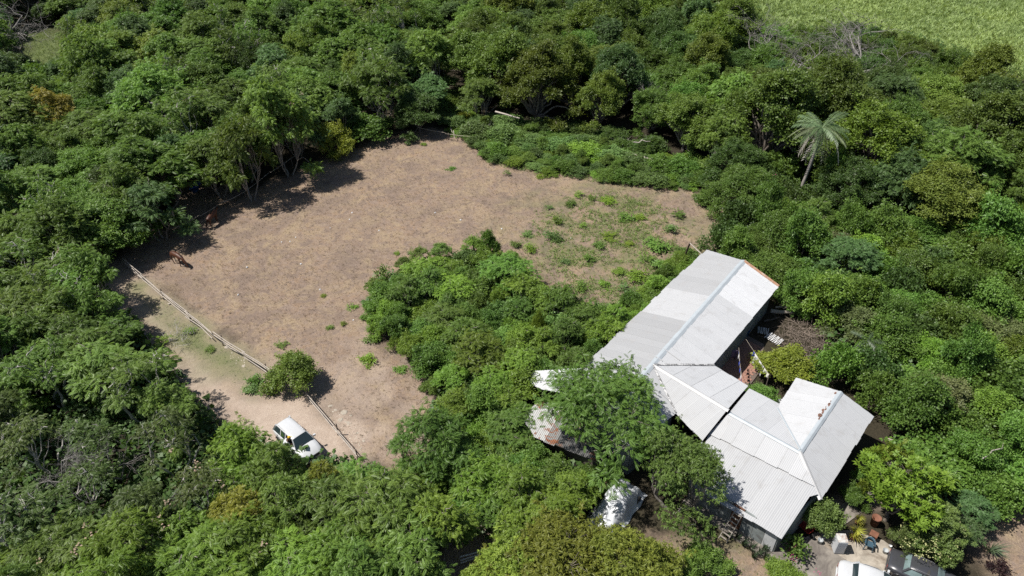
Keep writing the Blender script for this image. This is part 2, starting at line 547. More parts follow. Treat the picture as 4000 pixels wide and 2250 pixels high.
def limb_path(a, b, rs, n=5, wig=.12, sag=.25):
    a, b = np.array(a, float), np.array(b, float)
    L = np.linalg.norm(b - a)
    out = []
    for i in range(n + 1):
        t = i / n
        p = a + (b - a) * t
        p[2] += sag * L * .35 * math.sin(math.pi * t) * (1 if b[2] > a[2] else 0)
        if 0 < i < n: p += rs.normal(0, wig * L / n, 3)
        out.append(p)
    return out

def make_tree_mesh(name, seed, Rc, H, zb, lobes, clumps, per, templates, sc=(.8, 1.2), lobe_r=.36, flat=.75, droop=.2, stems=1, trunk_r=.12,
                   mat=None, bark=None, shell=.72, dome=1.0, spread=.16, dead=0, clump_r=.22, lean=.25, roll=.5, low=-.35, rough=.16, shoots=.5):
    """Returns (trunk mesh, crown mesh). Rc crown radius, H height, zb bottom of the crown."""
    rs = np.random.default_rng(seed)
    cz = H - zb
    ga = 2.39996
    L = []
    f1, f2, f3 = rs.random(3) * 6.28
    for i in range(lobes):
        t = (i + .5) / lobes
        r = Rc * .86 * math.sqrt(t) * (.85 + .25 * rs.random())
        a = i * ga + rs.normal() * .35 + seed
        r *= 1 + .20 * math.sin(a + f1) + .16 * math.sin(2 * a + f2) + .12 * math.sin(3 * a + f3)
        rl = Rc * lobe_r * (.65 + .7 * rs.random()) * (1.1 - .25 * t)
        top = zb + cz * (1 - dome * (r / Rc) ** 2 * .62) - rl * flat * .9
        z = max(zb + rl * .35, top - cz * rough * rs.random())
        if rs.random() < .16:
            z += cz * (.06 + .12 * rs.random()); rl *= .7
        L.append((np.array([r * math.cos(a), r * math.sin(a), z]), rl))
    pos, dr, tn, tips = [], [], [], []
    for c, rl in L:
        lt = rs.random()
        for j in range(clumps):
            v = rs.normal(size=3); v /= np.linalg.norm(v)
            if v[2] < low: v[2] = -v[2] * .6
            rr = rl * (shell + (1.05 - shell) * rs.random()) * (1 + .18 * rs.normal() * (rs.random() < .3))
            p = c + v * np.array([1, 1, flat]) * rr
            if rs.random() < .3: tips.append((c, p))
            n = max(1, int(per * (.6 + .8 * rs.random())))
            off = rs.normal(0, clump_r, (n, 3)) * np.array([1, 1, .55])
            d = v * np.array([1, 1, .3]) + rs.normal(0, .6, (n, 3)) * np.array([1, 1, .55]) + np.array([0, 0, spread * .6])
            d[:, 2] -= droop * rs.random(n)
            pos.append(p + off); dr.append(d)
            tn.append(np.clip(lt * .35 + .65 * rs.random() + rs.normal(0, .08, n), 0, 1))
    for _ in range(int(lobes * shoots)):          # loose shoots standing out of the crown
        cc_, rl = L[rs.integers(0, len(L))]
        v = rs.normal(size=3); v[2] = abs(v[2]) + .5; v /= np.linalg.norm(v)
        ln = Rc * (.12 + .2 * rs.random())
        for q in np.linspace(.6, 1, 4):
            p = cc_ + v * (rl + ln * (q - .6) / .4)
            n = max(1, int(per * .6)); pos.append(p + rs.normal(0, clump_r * .5, (n, 3))); dr.append(rs.normal(0, .7, (n, 3)) + v * .4); tn.append(np.full(n, .55 + .4 * rs.random()))
    pos, dr, tn = np.concatenate(pos), np.concatenate(dr), np.concatenate(tn)
    scale = rs.uniform(sc[0], sc[1], len(pos))
    crown = spray_mesh(name + '_crown', pos, dr, scale, templates, rs, mat or M_leaf, roll, tn)
    tb = MB()
    bases = []
    for s_ in range(stems):
        a = 6.283 * s_ / stems + rs.random()
        r0 = 0 if stems == 1 else trunk_r * 1.6
        bases.append(np.array([r0 * math.cos(a), r0 * math.sin(a), -.25]))
    forks = []
    for b in bases:
        f = b + np.array([b[0] * 4 + rs.normal() * lean * zb * .3, b[1] * 4 + rs.normal() * lean * zb * .3, max(.35, zb * (.6 + .25 * rs.random())) + .25])
        forks.append(f)
        pth = limb_path(b, f, rs, 5, .12, 0)
        rad = [trunk_r * (1.25 - .5 * i / 5) / math.sqrt(stems) ** .7 for i in range(6)]
        tb.tube(pth, rad, 7, False)
    for i, (c, rl) in enumerate(L):
        f = forks[int(np.argmin([np.linalg.norm(c[:2] - q[:2]) + rs.random() * .6 for q in forks]))]
        pth = limb_path(f, c + np.array([0, 0, rl * .2]), rs, 5, .22, .3)
        r0 = trunk_r * .55 / math.sqrt(stems) ** .5
        tb.tube(pth, [r0 * (1 - .75 * k / 5) for k in range(6)], 5, False)
    for c, p in tips[:90]:
        pth = limb_path(c, p, rs, 2, .2, .1)
        tb.tube(pth, [trunk_r * .13, trunk_r * .09, trunk_r * .04], 3, False)
    for i in range(dead):
        c, rl = L[rs.integers(0, len(L))]
        v = rs.normal(size=3); v[2] = abs(v[2]) + .3; v /= np.linalg.norm(v)
        e = c + v * rl * (1.0 + .35 * rs.random())
        tb.tube(limb_path(c, e, rs, 4, .3, .1), [.05, .042, .032, .022, .01], 4, False)
    return tb.mesh(name + '_trunk', bark or M_bark), crown

_rs = np.random.default_rng(3)
FE = [T_feather(_rs), T_feather(_rs, 5, .36, .2, .07), T_feather(_rs, 7, .48, .15, .055)]
BR = [T_broad(_rs) for _ in range(4)]
BRS = [T_broad(_rs, 7, .13, .085, .14) for _ in range(4)]
VI = [T_broad(_rs, 5, .19, .17, .2) for _ in range(4)]
RO = [T_rosette(_rs, 10, .26, .10, .25) for _ in range(3)]
RF = [T_rosette(_rs, 8, .17, .07, .2) for _ in range(3)]
LA = [T_lance(_rs) for _ in range(4)]

PROTO = {}
def proto(kind, n, **kw):
    PROTO[kind] = []
    for i in range(n):
        sd_ = hash_seed(kind) + i * 17
        PROTO[kind].append((*make_tree_mesh(kind, sd_, **kw), kw['Rc'], kw['H']))
def hash_seed(s):
    return sum(ord(c) * (i + 3) for i, c in enumerate(s)) % 9973

FF = [T_feather(_rs, 4, .40, .2, .075), T_feather(_rs, 4, .34, .22, .08)]
proto('feather', 5, Rc=2.6, H=6.5, zb=1.6, lobes=15, clumps=30, per=6, rough=.22, shell=.65, templates=FE, sc=(.5, .85), stems=3, trunk_r=.1, droop=.45, bark=M_pale_bark, spread=.1, clump_r=.17, dead=3, lobe_r=.30, low=-.5)
proto('feather_far', 4, Rc=3.6, H=8.5, zb=1.4, lobes=26, clumps=32, per=6, rough=.22, shell=.65, templates=FF, sc=(.6, 1.0), stems=3, trunk_r=.12, droop=.4, bark=M_pale_bark, clump_r=.22, lobe_r=.25, dead=4, low=-.5, dome=1.15)
proto('thin', 4, Rc=2.2, H=6.6, zb=2.8, lobes=9, clumps=17, per=5, templates=FE, sc=(.45, .75), stems=3, trunk_r=.12, droop=.4, rough=.4, bark=M_grey_twig, clump_r=.22, lobe_r=.3, dead=16, lean=.7)
proto('broad', 6, Rc=5.0, H=9.0, zb=.6, lobes=48, clumps=30, per=5, templates=BR, sc=(.85, 1.45), trunk_r=.28, lobe_r=.2, clump_r=.3, flat=.8, dead=10, low=-.4, dome=1.2, rough=.2, shell=.6)
proto('bush', 6, Rc=2.1, H=3.4, zb=.3, rough=.35, lobes=13, clumps=36, per=5, templates=BR, sc=(.65, 1.05), stems=4, trunk_r=.07, lobe_r=.33, clump_r=.2, dome=1.1)
proto('vine', 4, Rc=2.4, H=2.6, zb=.25, lobes=11, clumps=36, per=4, templates=VI, sc=(.7, 1.1), stems=4, trunk_r=.06, lobe_r=.4, clump_r=.2, flat=.7, spread=.5)
proto('weed', 5, Rc=.5, H=.75, zb=.05, lobes=5, clumps=9, per=2, templates=BRS, sc=(.7, 1.2), stems=3, trunk_r=.02, lobe_r=.42, clump_r=.07)
proto('weed_feather', 3, Rc=.55, H=.9, zb=.1, lobes=5, clumps=8, per=2, templates=FE, sc=(.4, .65), stems=3, trunk_r=.02, lobe_r=.42, clump_r=.08)
proto('mango', 2, Rc=4.2, H=6.0, zb=1.2, lobes=26, clumps=50, per=6, templates=LA, sc=(.8, 1.2), trunk_r=.25, lobe_r=.27, clump_r=.2, droop=.5, mat=M_gloss, flat=.8)
proto('rosette', 2, Rc=3.0, H=5.0, zb=1.2, lobes=20, clumps=26, per=2, templates=RO, sc=(.7, 1.2), trunk_r=.13, lobe_r=.3, clump_r=.16, droop=0., spread=.9, mat=M_gloss, roll=.3)
proto('fruit', 2, Rc=2.3, H=3.6, zb=.5, lobes=13, clumps=40, per=4, templates=RF, sc=(.8, 1.2), trunk_r=.1, lobe_r=.33, clump_r=.15, mat=M_gloss, spread=.5)
proto('willow', 2, Rc=3.3, H=6.5, zb=1.6, lobes=20, clumps=28, per=6, templates=LA, sc=(.7, 1.0), trunk_r=.16, lobe_r=.3, clump_r=.25, droop=.5, bark=M_pale_bark, stems=2, dead=3)
proto('roof_tree', 1, Rc=4.3, H=7.2, zb=3.6, lobes=28, clumps=30, per=6, templates=FE, sc=(.55, .9), stems=2, trunk_r=.15, droop=.5, bark=M_pale_bark, clump_r=.24, lobe_r=.26)

def dead_tree_mesh(seed, H, Rc, levels=4):
    rs = np.random.default_rng(seed)
    tb = MB()
    def grow(p, d, L, r, lv):
        pts, rad = [p], [r]
        q = p.copy(); dd = d.copy()
        for k in range(4):
            dd = dd + rs.normal(0, .28, 3); dd[2] += .02; dd /= np.linalg.norm(dd)
            q = q + dd * L / 4
            pts.append(q.copy()); rad.append(r * (1 - .14 * (k + 1)))
        tb.tube(pts, rad, 5 if lv < 2 else 3, False)
        if lv < levels:
            for k in range(3 if lv else 5):
                nd = dd + rs.normal(0, .75, 3); nd[2] = nd[2] * .7 + .15; nd /= np.linalg.norm(nd)
                s_ = pts[rs.integers(2, 5)]
                grow(np.array(s_), nd, L * (.62 + .2 * rs.random()), r * .52, lv + 1)
    grow(np.array([0, 0, -.2]), np.array([0, 0, 1.]), H * .38, H * .017, 0)
    return tb.mesh('dead_tree', M_dead)
DEAD = [dead_tree_mesh(5, 9, 4, 5), dead_tree_mesh(8, 9, 4, 5), dead_tree_mesh(13, 8, 4, 4)]

# ------------------------------------------------------------------ plants: placing
GREENS = {  # real leaf colours (linear)
    'feather': (.134, .218, .042), 'blue': (.096, .170, .056), 'yellow': (.22, .255, .036), 'olive': (.104, .160, .030), 'dark': (.072, .126, .030),
    'bright': (.156, .255, .036), 'vine': (.135, .222, .064), 'mango': (.19, .235, .036), 'lime': (.170, .240, .030), 'bush': (.112, .198, .036),
}
PLACED = []   # (x, y, radius) of every crown
def plant(kind, x, y, radius, height, colour, label, cat='tree', name=None, group=None, rz=None, var=None, rs=rng):
    ps = PROTO[kind]
    i = int(rs.integers(0, len(ps))) if var is None else var
    tm, cm, Rc, H = ps[i]
    e = empty(name or 'tree', (x, y, -.05), rs.random() * 6.28 if rz is None else rz)
    sx = radius / Rc
    e.scale = (sx, sx * rs.uniform(.92, 1.08), height / H)
    t = link('trunk', tm, e)
    c = link('crown', cm, e)
    col = np.array(GREENS[colour] if isinstance(colour, str) else colour) * rs.uniform(.96, 1.04, 3) * rs.uniform(.8, 1.18)
    c.color = (*col, 1)
    tag(e, label, cat, group)
    PLACED.append((x, y, radius))
    return e

def key(kind, u, v, zc, radius, height, colour, label, **kw):
    """A single tree whose crown centre stands at height zc and shows at pixel (u, v)."""
    p = G(u, v, zc)
    return plant(kind, p.x, p.y, radius, height, colour, label, **kw)
_ONES = 'zero one two three four five six seven eight nine ten eleven twelve thirteen fourteen fifteen sixteen seventeen eighteen nineteen'.split()
_TENS = '_ _ twenty thirty forty fifty sixty seventy eighty ninety'.split()
def words(n):
    n = int(round(max(0, min(99, n))))
    return _ONES[n] if n < 20 else _TENS[n // 10] + ('' if n % 10 == 0 else '-' + _ONES[n % 10])

# ------------------------------------------------------------------ plants that stand out one by one
T1 = key('feather_far', 1075, 410, 9.0, 3.9, 12.6, 'feather', 'tall pale-trunked feathery tree with forked trunk at the paddock edge', var=0)
T2 = key('feather', 925, 545, 7.5, 2.9, 11.0, 'feather', 'slim feathery tree with several pale bare stems beside the blue basins', var=1)
key('bush', 1300, 530, 2.6, 2.3, 4.4, 'yellow', 'bright yellow-green bush at the top edge of the paddock under dark trees', name='bush', cat='bush')
key('feather', 1480, 330, 6.0, 4.6, 9.5, 'feather', 'rounded green tree overhanging the top corner of the paddock', var=2)
key('feather', 590, 800, 4.2, 3.4, 6.6, 'blue', 'blue-green feathery tree reaching over the bay horses', var=3)
key('feather', 480, 740, 5.0, 3.6, 8.0, 'feather', 'broad feathery tree behind the blue-green tree by the horses', var=4)
key('feather', 190, 380, 7.0, 3.0, 8.5, (.24, .20, .04), 'yellowing feathery tree in the wood beyond the horses', var=0)
key('bush', 1150, 1455, 1.4, 1.85, 3.3, (.13, .20, .035), 'young leafy tree growing in the gap of the paddock fence', name='young_tree', var=0)
key('roof_tree', 2335, 1585, 5.6, 4.6, 7.6, (.118, .215, .042), 'spreading feathery tree hanging over the tin roof and rusty shed', var=0, rz=.6)
key('willow', 2665, 1815, 4.7, 3.2, 6.8, (.125, .22, .045), 'narrow-leaved tree with bare pale twigs leaning on the tin roof', var=1)
key('mango', 2180, 2245, 3.4, 4.3, 5.8, 'mango', 'golden-green mango tree with dense long leaves beside the tarped car', name='mango_tree', var=0)
key('mango', 2430, 2250, 3.2, 3.6, 5.4, 'mango', 'smaller golden mango crown nearer the ladder side of the yard', name='mango_tree', var=1)
key('mango', 2020, 2290, 2.8, 3.4, 5.0, 'mango', 'golden mango crown low by the white pipes at the fence corner', name='mango_tree', var=1)
key('rosette', 3530, 1900, 3.6, 3.5, 5.4, 'lime', 'big-leaved lime green tree in the yard behind the plastic chair', var=0)
key('rosette', 3490, 1800, 3.8, 1.7, 5.0, 'lime', 'small lime green big-leaved tree beside the concrete path', var=1)
key('fruit', 3650, 2055, 2.4, 2.1, 3.7, (.11, .15, .04), 'dark glossy shrub dotted with pale flower heads over the dark sedan', name='flowering_shrub', cat='shrub', var=0)
key('fruit', 3560, 2095, 1.8, 1.1, 2.6, (.11, .15, .04), 'low flower-dotted shrub touching the boot of the dark sedan', name='flowering_shrub', cat='shrub', var=1)
key('bush', 3222, 1995, 2.0, 1.3, 3.0, (.13, .20, .05), 'pale green small tree by the corner of the tin-roofed house', name='small_tree', var=0)
key('bush', 2760, 2195, .8, 1.45, 1.7, 'bush', 'round clipped green bush on the dry lawn', name='bush', cat='bush', var=1)
key('bush', 3065, 2248, .8, 1.25, 1.5, (.13, .21, .03), 'light green hedge bush with pink flowers beside the white car', name='bush', cat='bush', var=2)
key('weed', 3112, 2150, .6, .75, 1.3, 'bush', 'pink flowering potted shrub at the house corner', name='flowering_shrub', cat='shrub', var=0)
key('feather', 3800, 1985, 1.5, 1.5, 2.6, 'blue', 'soft feathery shrub beside the dry side lawn', name='feathery_shrub', cat='shrub', var=0)
key('feather', 3775, 2080, 1.3, 1.2, 2.2, 'blue', 'feathery shrub between the flower-dotted shrub and the side lawn', name='feathery_shrub', cat='shrub', var=1)
key('weed', 3915, 2222, .4, .5, .7, (.036, .019, .019), 'dark purple leaved shrub on the dry side lawn', name='purple_shrub', cat='shrub', var=2)
key('weed', 3868, 2205, .3, .26, .45, (.036, .019, .019), 'small dark purple shrub beside the spiky grass clump', name='purple_shrub', cat='shrub', var=3)
key('bush', 3065, 1420, 1.8, 2.2, 2.9, (.18, .23, .03), 'yellow-green shrub behind the washing line', name='shrub', cat='shrub', var=3)
key('bush', 2975, 1545, 1.2, 1.35, 2.0, 'bush', 'dark green shrub between the two roof wings', name='shrub', cat='shrub', var=4)
key('bush', 3390, 1860, .9, .9, 1.7, 'bush', 'leafy shrub against the shady side wall of the house', name='shrub', cat='shrub', var=1)
key('bush', 3340, 1930, .9, .9, 1.5, 'bush', 'leafy shrub under the hip corner of the roof', name='shrub', cat='shrub', var=2)
key('broad', 3440, 510, 7.5, 6.4, 10.5, 'bright', 'large bright green round tree behind the palm', var=0)
key('feather_far', 3760, 600, 6.5, 5.4, 9.5, 'feather', 'large feathery tree right of the bright round tree', var=1)
key('feather_far', 3330, 1180 - 200, 3.5, 3.0, 5.0, 'blue', 'blue-green feathery tree in the thicket behind the house', var=2)
key('broad', 2100, 270, 7.0, 5.4, 10.5, (.12, .165, .028), 'wide olive tree with bright upper branches at the middle of the far wood', var=1)
key('broad', 2420, 260, 6.5, 4.2, 10.0, 'blue', 'blue-green tree with bare pale limbs in the far wood', var=2)
key('feather', 1560, 250, 6.0, 3.0, 9.0, 'blue', 'blue-green feathery tree beside the dark gap in the far wood', var=3)
key('bush', 2100, 1250, 3.0, .8, 3.8, 'lime', 'lime green leafy sapling in the middle of the scrub clump', name='sapling', var=3)
key('feather', 1680, 1700, 4.4, 2.6, 6.2, 'bush', 'dense green tree at the lower end of the scrub clump', var=0)
key('feather', 930, 1730, 4.3, 2.0, 6.0, 'bright', 'bright green feathery tree beside the white car', var=1)
for i, (u, v, z, r, h, lb) in enumerate([
        (65, 120, 5.5, 3.6, 9.0, 'grey leafless tree beside the small lawn in the far corner'),
        (3190, 205, 6.0, 4.0, 9.5, 'grey leafless tree rising above the far wood near the meadow'),
        (3430, 195, 6.0, 4.6, 9.5, 'widest grey leafless tree at the meadow edge'),
        (3110, 300, 5.0, 3.0, 8.0, 'smaller grey leafless tree in front of the meadow trees'),
        (3500, 230, 5.5, 3.6, 8.6, 'grey leafless tree at the end of the bare row by the meadow'),
        (590, 1880, 3.6, 1.6, 5.0, 'bleached dead tree with twisted limbs in the lower wood'),
        (250, 1830, 3.6, 2.2, 5.4, 'grey dead tree with tangled limbs near the edge of the lower wood'),
        (470, 1730, 3.6, 1.8, 5.6, 'pale crooked dead tree standing in the middle of the lower wood'),
        (2600, 330, 5.0, 2.2, 8.0, 'thin dead tree hung with vines at the far wood edge')]):
    p = G(u, v, z)
    e = empty('dead_tree', (p.x, p.y, 0), rng.random() * 6.28)
    e.scale = (r / (1.9 if i < 5 else 2.6), r / (1.9 if i < 5 else 2.6), h / (5.4 if i < 5 else 6.6))
    link('branches', DEAD[i % 3], e)
    tag(e, lb, 'tree')
    PLACED.append((p.x, p.y, 1.6 if i in (0, 1, 2, 3, 4) else .5))

# low vine thicket along the top of the paddock
for u, v, r, h, c in [(1770, 380, 2.6, 2.4, 'feather'), (1840, 400, 2.2, 2.0, 'vine'), (1850, 500, 2.7, 2.6, 'vine'), (1960, 520, 2.8, 2.7, 'vine'), (1930, 580, 2.0, 2.2, 'bush'),
                      (2070, 550, 2.5, 2.0, 'vine'), (2170, 560, 2.4, 2.0, 'vine'), (2290, 580, 2.5, 1.9, 'bright'), (2390, 600, 2.3, 1.8, 'vine'), (2230, 620, 1.8, 1.4, 'vine'),
                      (2480, 620, 2.2, 2.0, 'vine'), (2590, 640, 2.3, 2.2, 'bush'), (2680, 640, 2.4, 2.5, 'bush'), (2110, 490, 2.3, 2.0, 'dark'), (2250, 500, 2.6, 2.0, 'dark'), (2400, 520, 2.6, 2.2, 'dark'), (2540, 560, 2.5, 2.4, 'dark'),
                      (2740, 690, 1.8, 2.0, 'bush'), (2790, 760, 1.6, 1.6, 'bush'), (2650, 690, 1.5, 1.0, 'vine'), (2010, 590, 1.4, 1.3, 'feather'), (2130, 610, 1.2, .9, 'vine'), (2440, 655, 1.2, .8, 'bright'), (1980, 470, 2.6, 1.8, 'vine'), (2330, 540, 2.6, 1.5, 'vine'), (2180, 530, 2.3, 1.4, 'feather'), (2340, 640, 1.2, .6, 'yellow'), (1810, 450, 1.5, 1.6, 'yellow')]:
    h *= .68; r *= rng.uniform(.75, 1.1)
    p = G(u, v, h * .6)
    a, b = pct((p.x, p.y, h * .6))
    plant('vine', p.x, p.y, r, h, c, f'vine-covered mound above the paddock, {words(a)} percent across, {words(b)} down', cat='shrub', name='vine_mound', group='vine mounds above the paddock')

# ------------------------------------------------------------------ woods and thickets, tree by tree
NAME_OF = {'feather': 'feathery_tree', 'feather_far': 'feathery_tree', 'thin': 'thin_tree', 'broad': 'broad_tree', 'bush': 'bush', 'vine': 'vine_bush'}
SEEN_LABELS = set()
V_OPEN = [np.array(q, float) for q in (
    [(1700, 510), (1830, 545), (1870, 610), (2050, 640), (2400, 690), (2700, 740), (2810, 830), (2730, 930), (2560, 1110), (2350, 1170), (2080, 1010), (1980, 950), (1850, 940), (1700, 990), (1560, 1040),
     (1430, 1130), (1420, 1200), (1480, 1320), (1660, 1420), (1650, 1500), (1720, 1600), (1700, 1700), (1590, 1800), (1560, 1860), (1400, 1790), (1250, 1775), (1090, 1735), (1040, 1700), (1010, 1640),
     (850, 1640), (780, 1570), (710, 1480), (660, 1400), (550, 1300), (460, 1170), (430, 1080), (500, 1010), (690, 900), (700, 800), (760, 720), (950, 750), (1250, 620), (1350, 575), (1500, 540)],
    [(2290, 1430), (2760, 975), (2905, 1018), (3045, 1118), (3200, 1290), (3220, 1370), (3070, 1390), (2960, 1500), (3060, 1560), (3110, 1475), (3285, 1530), (3415, 1625), (3210, 1960), (3060, 2110), (2830, 2110), (2700, 1930), (2640, 1640), (2480, 1780), (2400, 1720), (2200, 1560)],
    [(2600, 2120), (2700, 2060), (2850, 2090), (3060, 2130), (3150, 2060), (3200, 2000), (3330, 2060), (3450, 2100), (3700, 2240), (3700, 2300), (2620, 2300)],
    [(2215, 2050), (2385, 1845), (2440, 1840), (2515, 1890), (2495, 2010), (2380, 2070), (2260, 2075)],
    [(3800, 2110), (3850, 2020), (4000, 2050), (4100, 2250), (3890, 2230)],
    [(3400, 1860), (3470, 1760), (3530, 1790), (3430, 1950)],
    [(2880, -300), (2905, 0), (3009, 60), (3092, 98), (3185, 80), (3263, 40), (3392, 55), (3402, 90), (3547, 98), (3703, 128), (3755, 170), (3884, 155), (3951, 210), (3990, 265), (4300, 350), (4600, -300)],
    [(3115, 710), (3140, 640), (3170, 540), (3100, 470), (3130, 420), (3220, 390), (3340, 460), (3290, 580), (3220, 600), (3170, 710)],
    [(3140, 120), (3280, 110), (3400, 130), (3560, 120), (3570, 215), (3420, 240), (3300, 220), (3230, 260), (3150, 250)],
    [(80, 150), (200, 150), (230, 220), (100, 240)],
    [(1890, 2060), (2030, 2070), (1960, 2170), (1760, 2260), (1740, 2160)],
)]
def px_of(p):
    a, b = pct(p)
    return a * 40.0, b * 22.5
def hides(x, y, r, h, low=.55, k=.8):
    """Does a crown of that size cover ground, roof or yard that the photograph shows?"""
    q = np.array([px_of((x + dx * r * k, y + dy * r * k, h * z)) for dx, dy, z in ((0, 0, .95), (0, .75, .8), (.9, 0, .7), (-.9, 0, .7), (.6, .5, .8), (-.6, .5, .8), (0, -.8, .6), (0, 0, .6))])
    return any(inside(q, v).any() for v in V_OPEN)
def fill(poly_px, zc, species, overlap, what, where, name='tree', cat='tree', group=None, tries=9000, seed=1, keep=None, test=True):
    rs = np.random.default_rng(seed)
    poly = GP(poly_px, zc)
    lo, hi = poly.min(0), poly.max(0)
    cand = rs.uniform(lo, hi, (tries, 2))
    cand = cand[inside(cand, poly)]
    wts = np.array([s_[2] for s_ in species], float); wts /= wts.sum()
    here, n = [], 0
    for c in cand:
        kind, colour, _, r0, r1, h0, h1 = species[int(rs.choice(len(species), p=wts))]
        r = rs.uniform(r0, r1)
        if any((c[0] - x) ** 2 + (c[1] - y) ** 2 < (overlap * (r + q)) ** 2 for x, y, q in PLACED): continue
        if keep is not None and not keep(c, r): continue
        h = rs.uniform(h0, h1) * (.75 + .25 * r / r1)
        if test and hides(c[0], c[1], r, h): continue
        a, b = pct((c[0], c[1], h * .75))
        if not (-3 < a < 103 and -4 < b < 108): continue
        w = what[kind] if isinstance(what, dict) else what
        lb = f'{w} {where}, {words(a)} percent across, {words(b)} down'
        for _k in range(60):
            if lb not in SEEN_LABELS: break
            b = b + 1 if b < 95 else 80; a = min(99, a + (_k % 3 == 2))
            lb = f'{w} {where}, {words(a)} percent across, {words(b)} down'
        SEEN_LABELS.add(lb)
        plant(kind, c[0], c[1], r, h, colour, lb, cat='bush' if 'bush' in NAME_OF[kind] else 'tree', name=NAME_OF[kind], group=group, rs=rs)
        n += 1
    return n

HOUSE_W = GP([(2330, 1500), (2770, 985), (3060, 1130), (2830, 1430), (2930, 1500), (3060, 1580), (3120, 1470), (3440, 1640), (3220, 2000), (3060, 2130), (2740, 1950), (2480, 1790), (2060, 1760), (2060, 1480)], 1.5)
FIELD_CLEAR = GP([(1690, 530), (1850, 590), (2000, 640), (2300, 680), (2700, 740), (2800, 840), (2760, 940), (2560, 1120), (2300, 1150), (2080, 1010), (1950, 960), (1600, 1060), (1430, 1150), (1430, 1290),
                  (1500, 1380), (1650, 1480), (1700, 1650), (1620, 1850), (1500, 1880), (1390, 1775), (1180, 1520), (1070, 1455), (480, 1030), (560, 960), (720, 900), (760, 860), (950, 760), (1100, 700), (1250, 620), (1500, 550)])
TRACK_CLEAR = GP([(480, 1040), (1070, 1460), (1180, 1525), (1400, 1790), (1240, 1790), (1080, 1740), (960, 1660), (860, 1590), (740, 1440), (600, 1290), (520, 1180), (430, 1080)])
def clear(c, r, f=.75):
    q = np.array([c])
    for poly in (FIELD_CLEAR, TRACK_CLEAR, HOUSE_W):
        if sdist(q, poly)[0] > -f * r: return False
    return True

WHAT_W = {'feather': 'feathery green tree', 'feather_far': 'feathery green tree', 'broad': 'broad round-crowned tree', 'thin': 'thin pale-stemmed tree', 'bush': 'leafy green bush', 'vine': 'vine-covered bush'}
nw = [(-420, -230), (1640, -230), (1690, 250), (1640, 400), (1420, 450), (1150, 500), (900, 560), (720, 640), (690, 790), (640, 880), (500, 930), (380, 960), (300, 900), (-300, 760)]
def not_lawn(c, r): return sdist(np.array([c]), Z_LAWN)[0] < -r * .5 and clear(c, r, .55)
n1 = fill(nw, 6.5, [('feather_far', 'feather', 4, 3.2, 5.6, 6.0, 12.0), ('feather_far', 'bush', 2, 3.0, 5.2, 5.5, 10.5), ('feather_far', 'blue', 1.2, 2.6, 4.2, 5.0, 9.5), ('broad', 'bush', 1.5, 3.0, 5.0, 5, 9.0), ('thin', 'feather', .9, 2.6, 3.4, 8, 11), ('feather_far', (.17, .235, .045), 1, 2.4, 4.0, 5.5, 10), ('broad', 'dark', 1.2, 2.6, 4.0, 4.0, 6.5), ('vine', 'bush', .8, 2.6, 3.8, 3.0, 5.0)],
          .5, WHAT_W, 'in the wood beyond the horses', group='trees of the wood beyond the horses', seed=11, keep=not_lawn)
nn = [(1700, -230), (2900, -230), (2960, 40), (3080, 120), (3390, 110), (3560, 140), (3700, 180), (3960, 270), (4400, 420), (4450, 700), (3950, 700), (2900, 600), (2720, 540), (2560, 440), (2350, 380), (2150, 380), (1900, 310), (1780, 240)]
def not_gap(c, r):
    q = np.array([c])
    return sdist(q, GP([(1690, 60), (1790, 40), (1800, 330), (1700, 330)], 5))[0] < -.2 * r and sdist(q, Z_MEADOW)[0] < -.35 * r and clear(c, r, .7)
n2 = fill(nn, 7.0, [('broad', 'olive', 4, 4.0, 7.2, 6.5, 13.0), ('broad', (.135, .195, .034), 2.2, 3.6, 6.4, 7, 11.5), ('broad', 'dark', 1.6, 3.6, 5.4, 5.0, 9), ('feather_far', 'blue', 1.4, 3.2, 4.8, 6, 11.5), ('broad', 'bush', 1.4, 3.2, 5.2, 5.5, 9.5), ('feather_far', 'feather', .8, 2.8, 4.0, 6, 10)],
          .52, {'broad': 'dark olive round-crowned tree', 'feather_far': 'blue-green feathery tree'}, 'in the far wood', group='trees of the far wood', seed=21, keep=not_gap)
ee = [(2860, 640), (3000, 600), (4450, 640), (4450, 2150), (4020, 1960), (3850, 1920), (3700, 1800), (3560, 1720), (3450, 1680), (3440, 1590), (3300, 1490), (3120, 1430), (3250, 1380), (3230, 1270), (3080, 1230), (3060, 1130), (2900, 1020), (2770, 960), (2850, 880), (2860, 780)]
BRUSH = G(3150, 1330)
def not_brush(c, r):
    q = np.array([c])
    return (c[0] - BRUSH.x) ** 2 + (c[1] - BRUSH.y) ** 2 > (2.6 + .5 * r) ** 2 and sdist(q, Z_PATH)[0] < -.3 * r and sdist(q, Z_SIDE)[0] < -.2 * r and clear(c, r, .55)
n3 = fill(ee, 2.6, [('bush', 'bush', 4, 1.6, 3.4, 2.0, 7.0), ('vine', 'bush', 3, 1.8, 3.2, 1.8, 4.6), ('bush', 'bright', 1.6, 1.6, 2.8, 2.4, 5.4), ('vine', 'dark', 1.6, 2.0, 3.0, 2.0, 4.0), ('feather', 'bush', 1.0, 2.2, 3.0, 4.0, 5.5), ('bush', (.13, .155, .058), .6, 1.8, 2.6, 2.6, 4.0)],
          .54, WHAT_W, 'in the thicket beside the house', name='bush', cat='bush', group='bushes of the thicket beside the house', seed=31, keep=not_brush, tries=12000)
sw = [(-300, 760), (250, 930), (310, 1010), (430, 1150), (530, 1290), (640, 1390), (690, 1480), (770, 1570), (840, 1650), (960, 1720), (1060, 1740), (1240, 1800), (1380, 1810), (1480, 1860), (1530, 1980), (1690, 2000), (1740, 2080), (1700, 2150), (1640, 2500), (-350, 2500)]
def lower(c, r): return clear(c, r, .45)
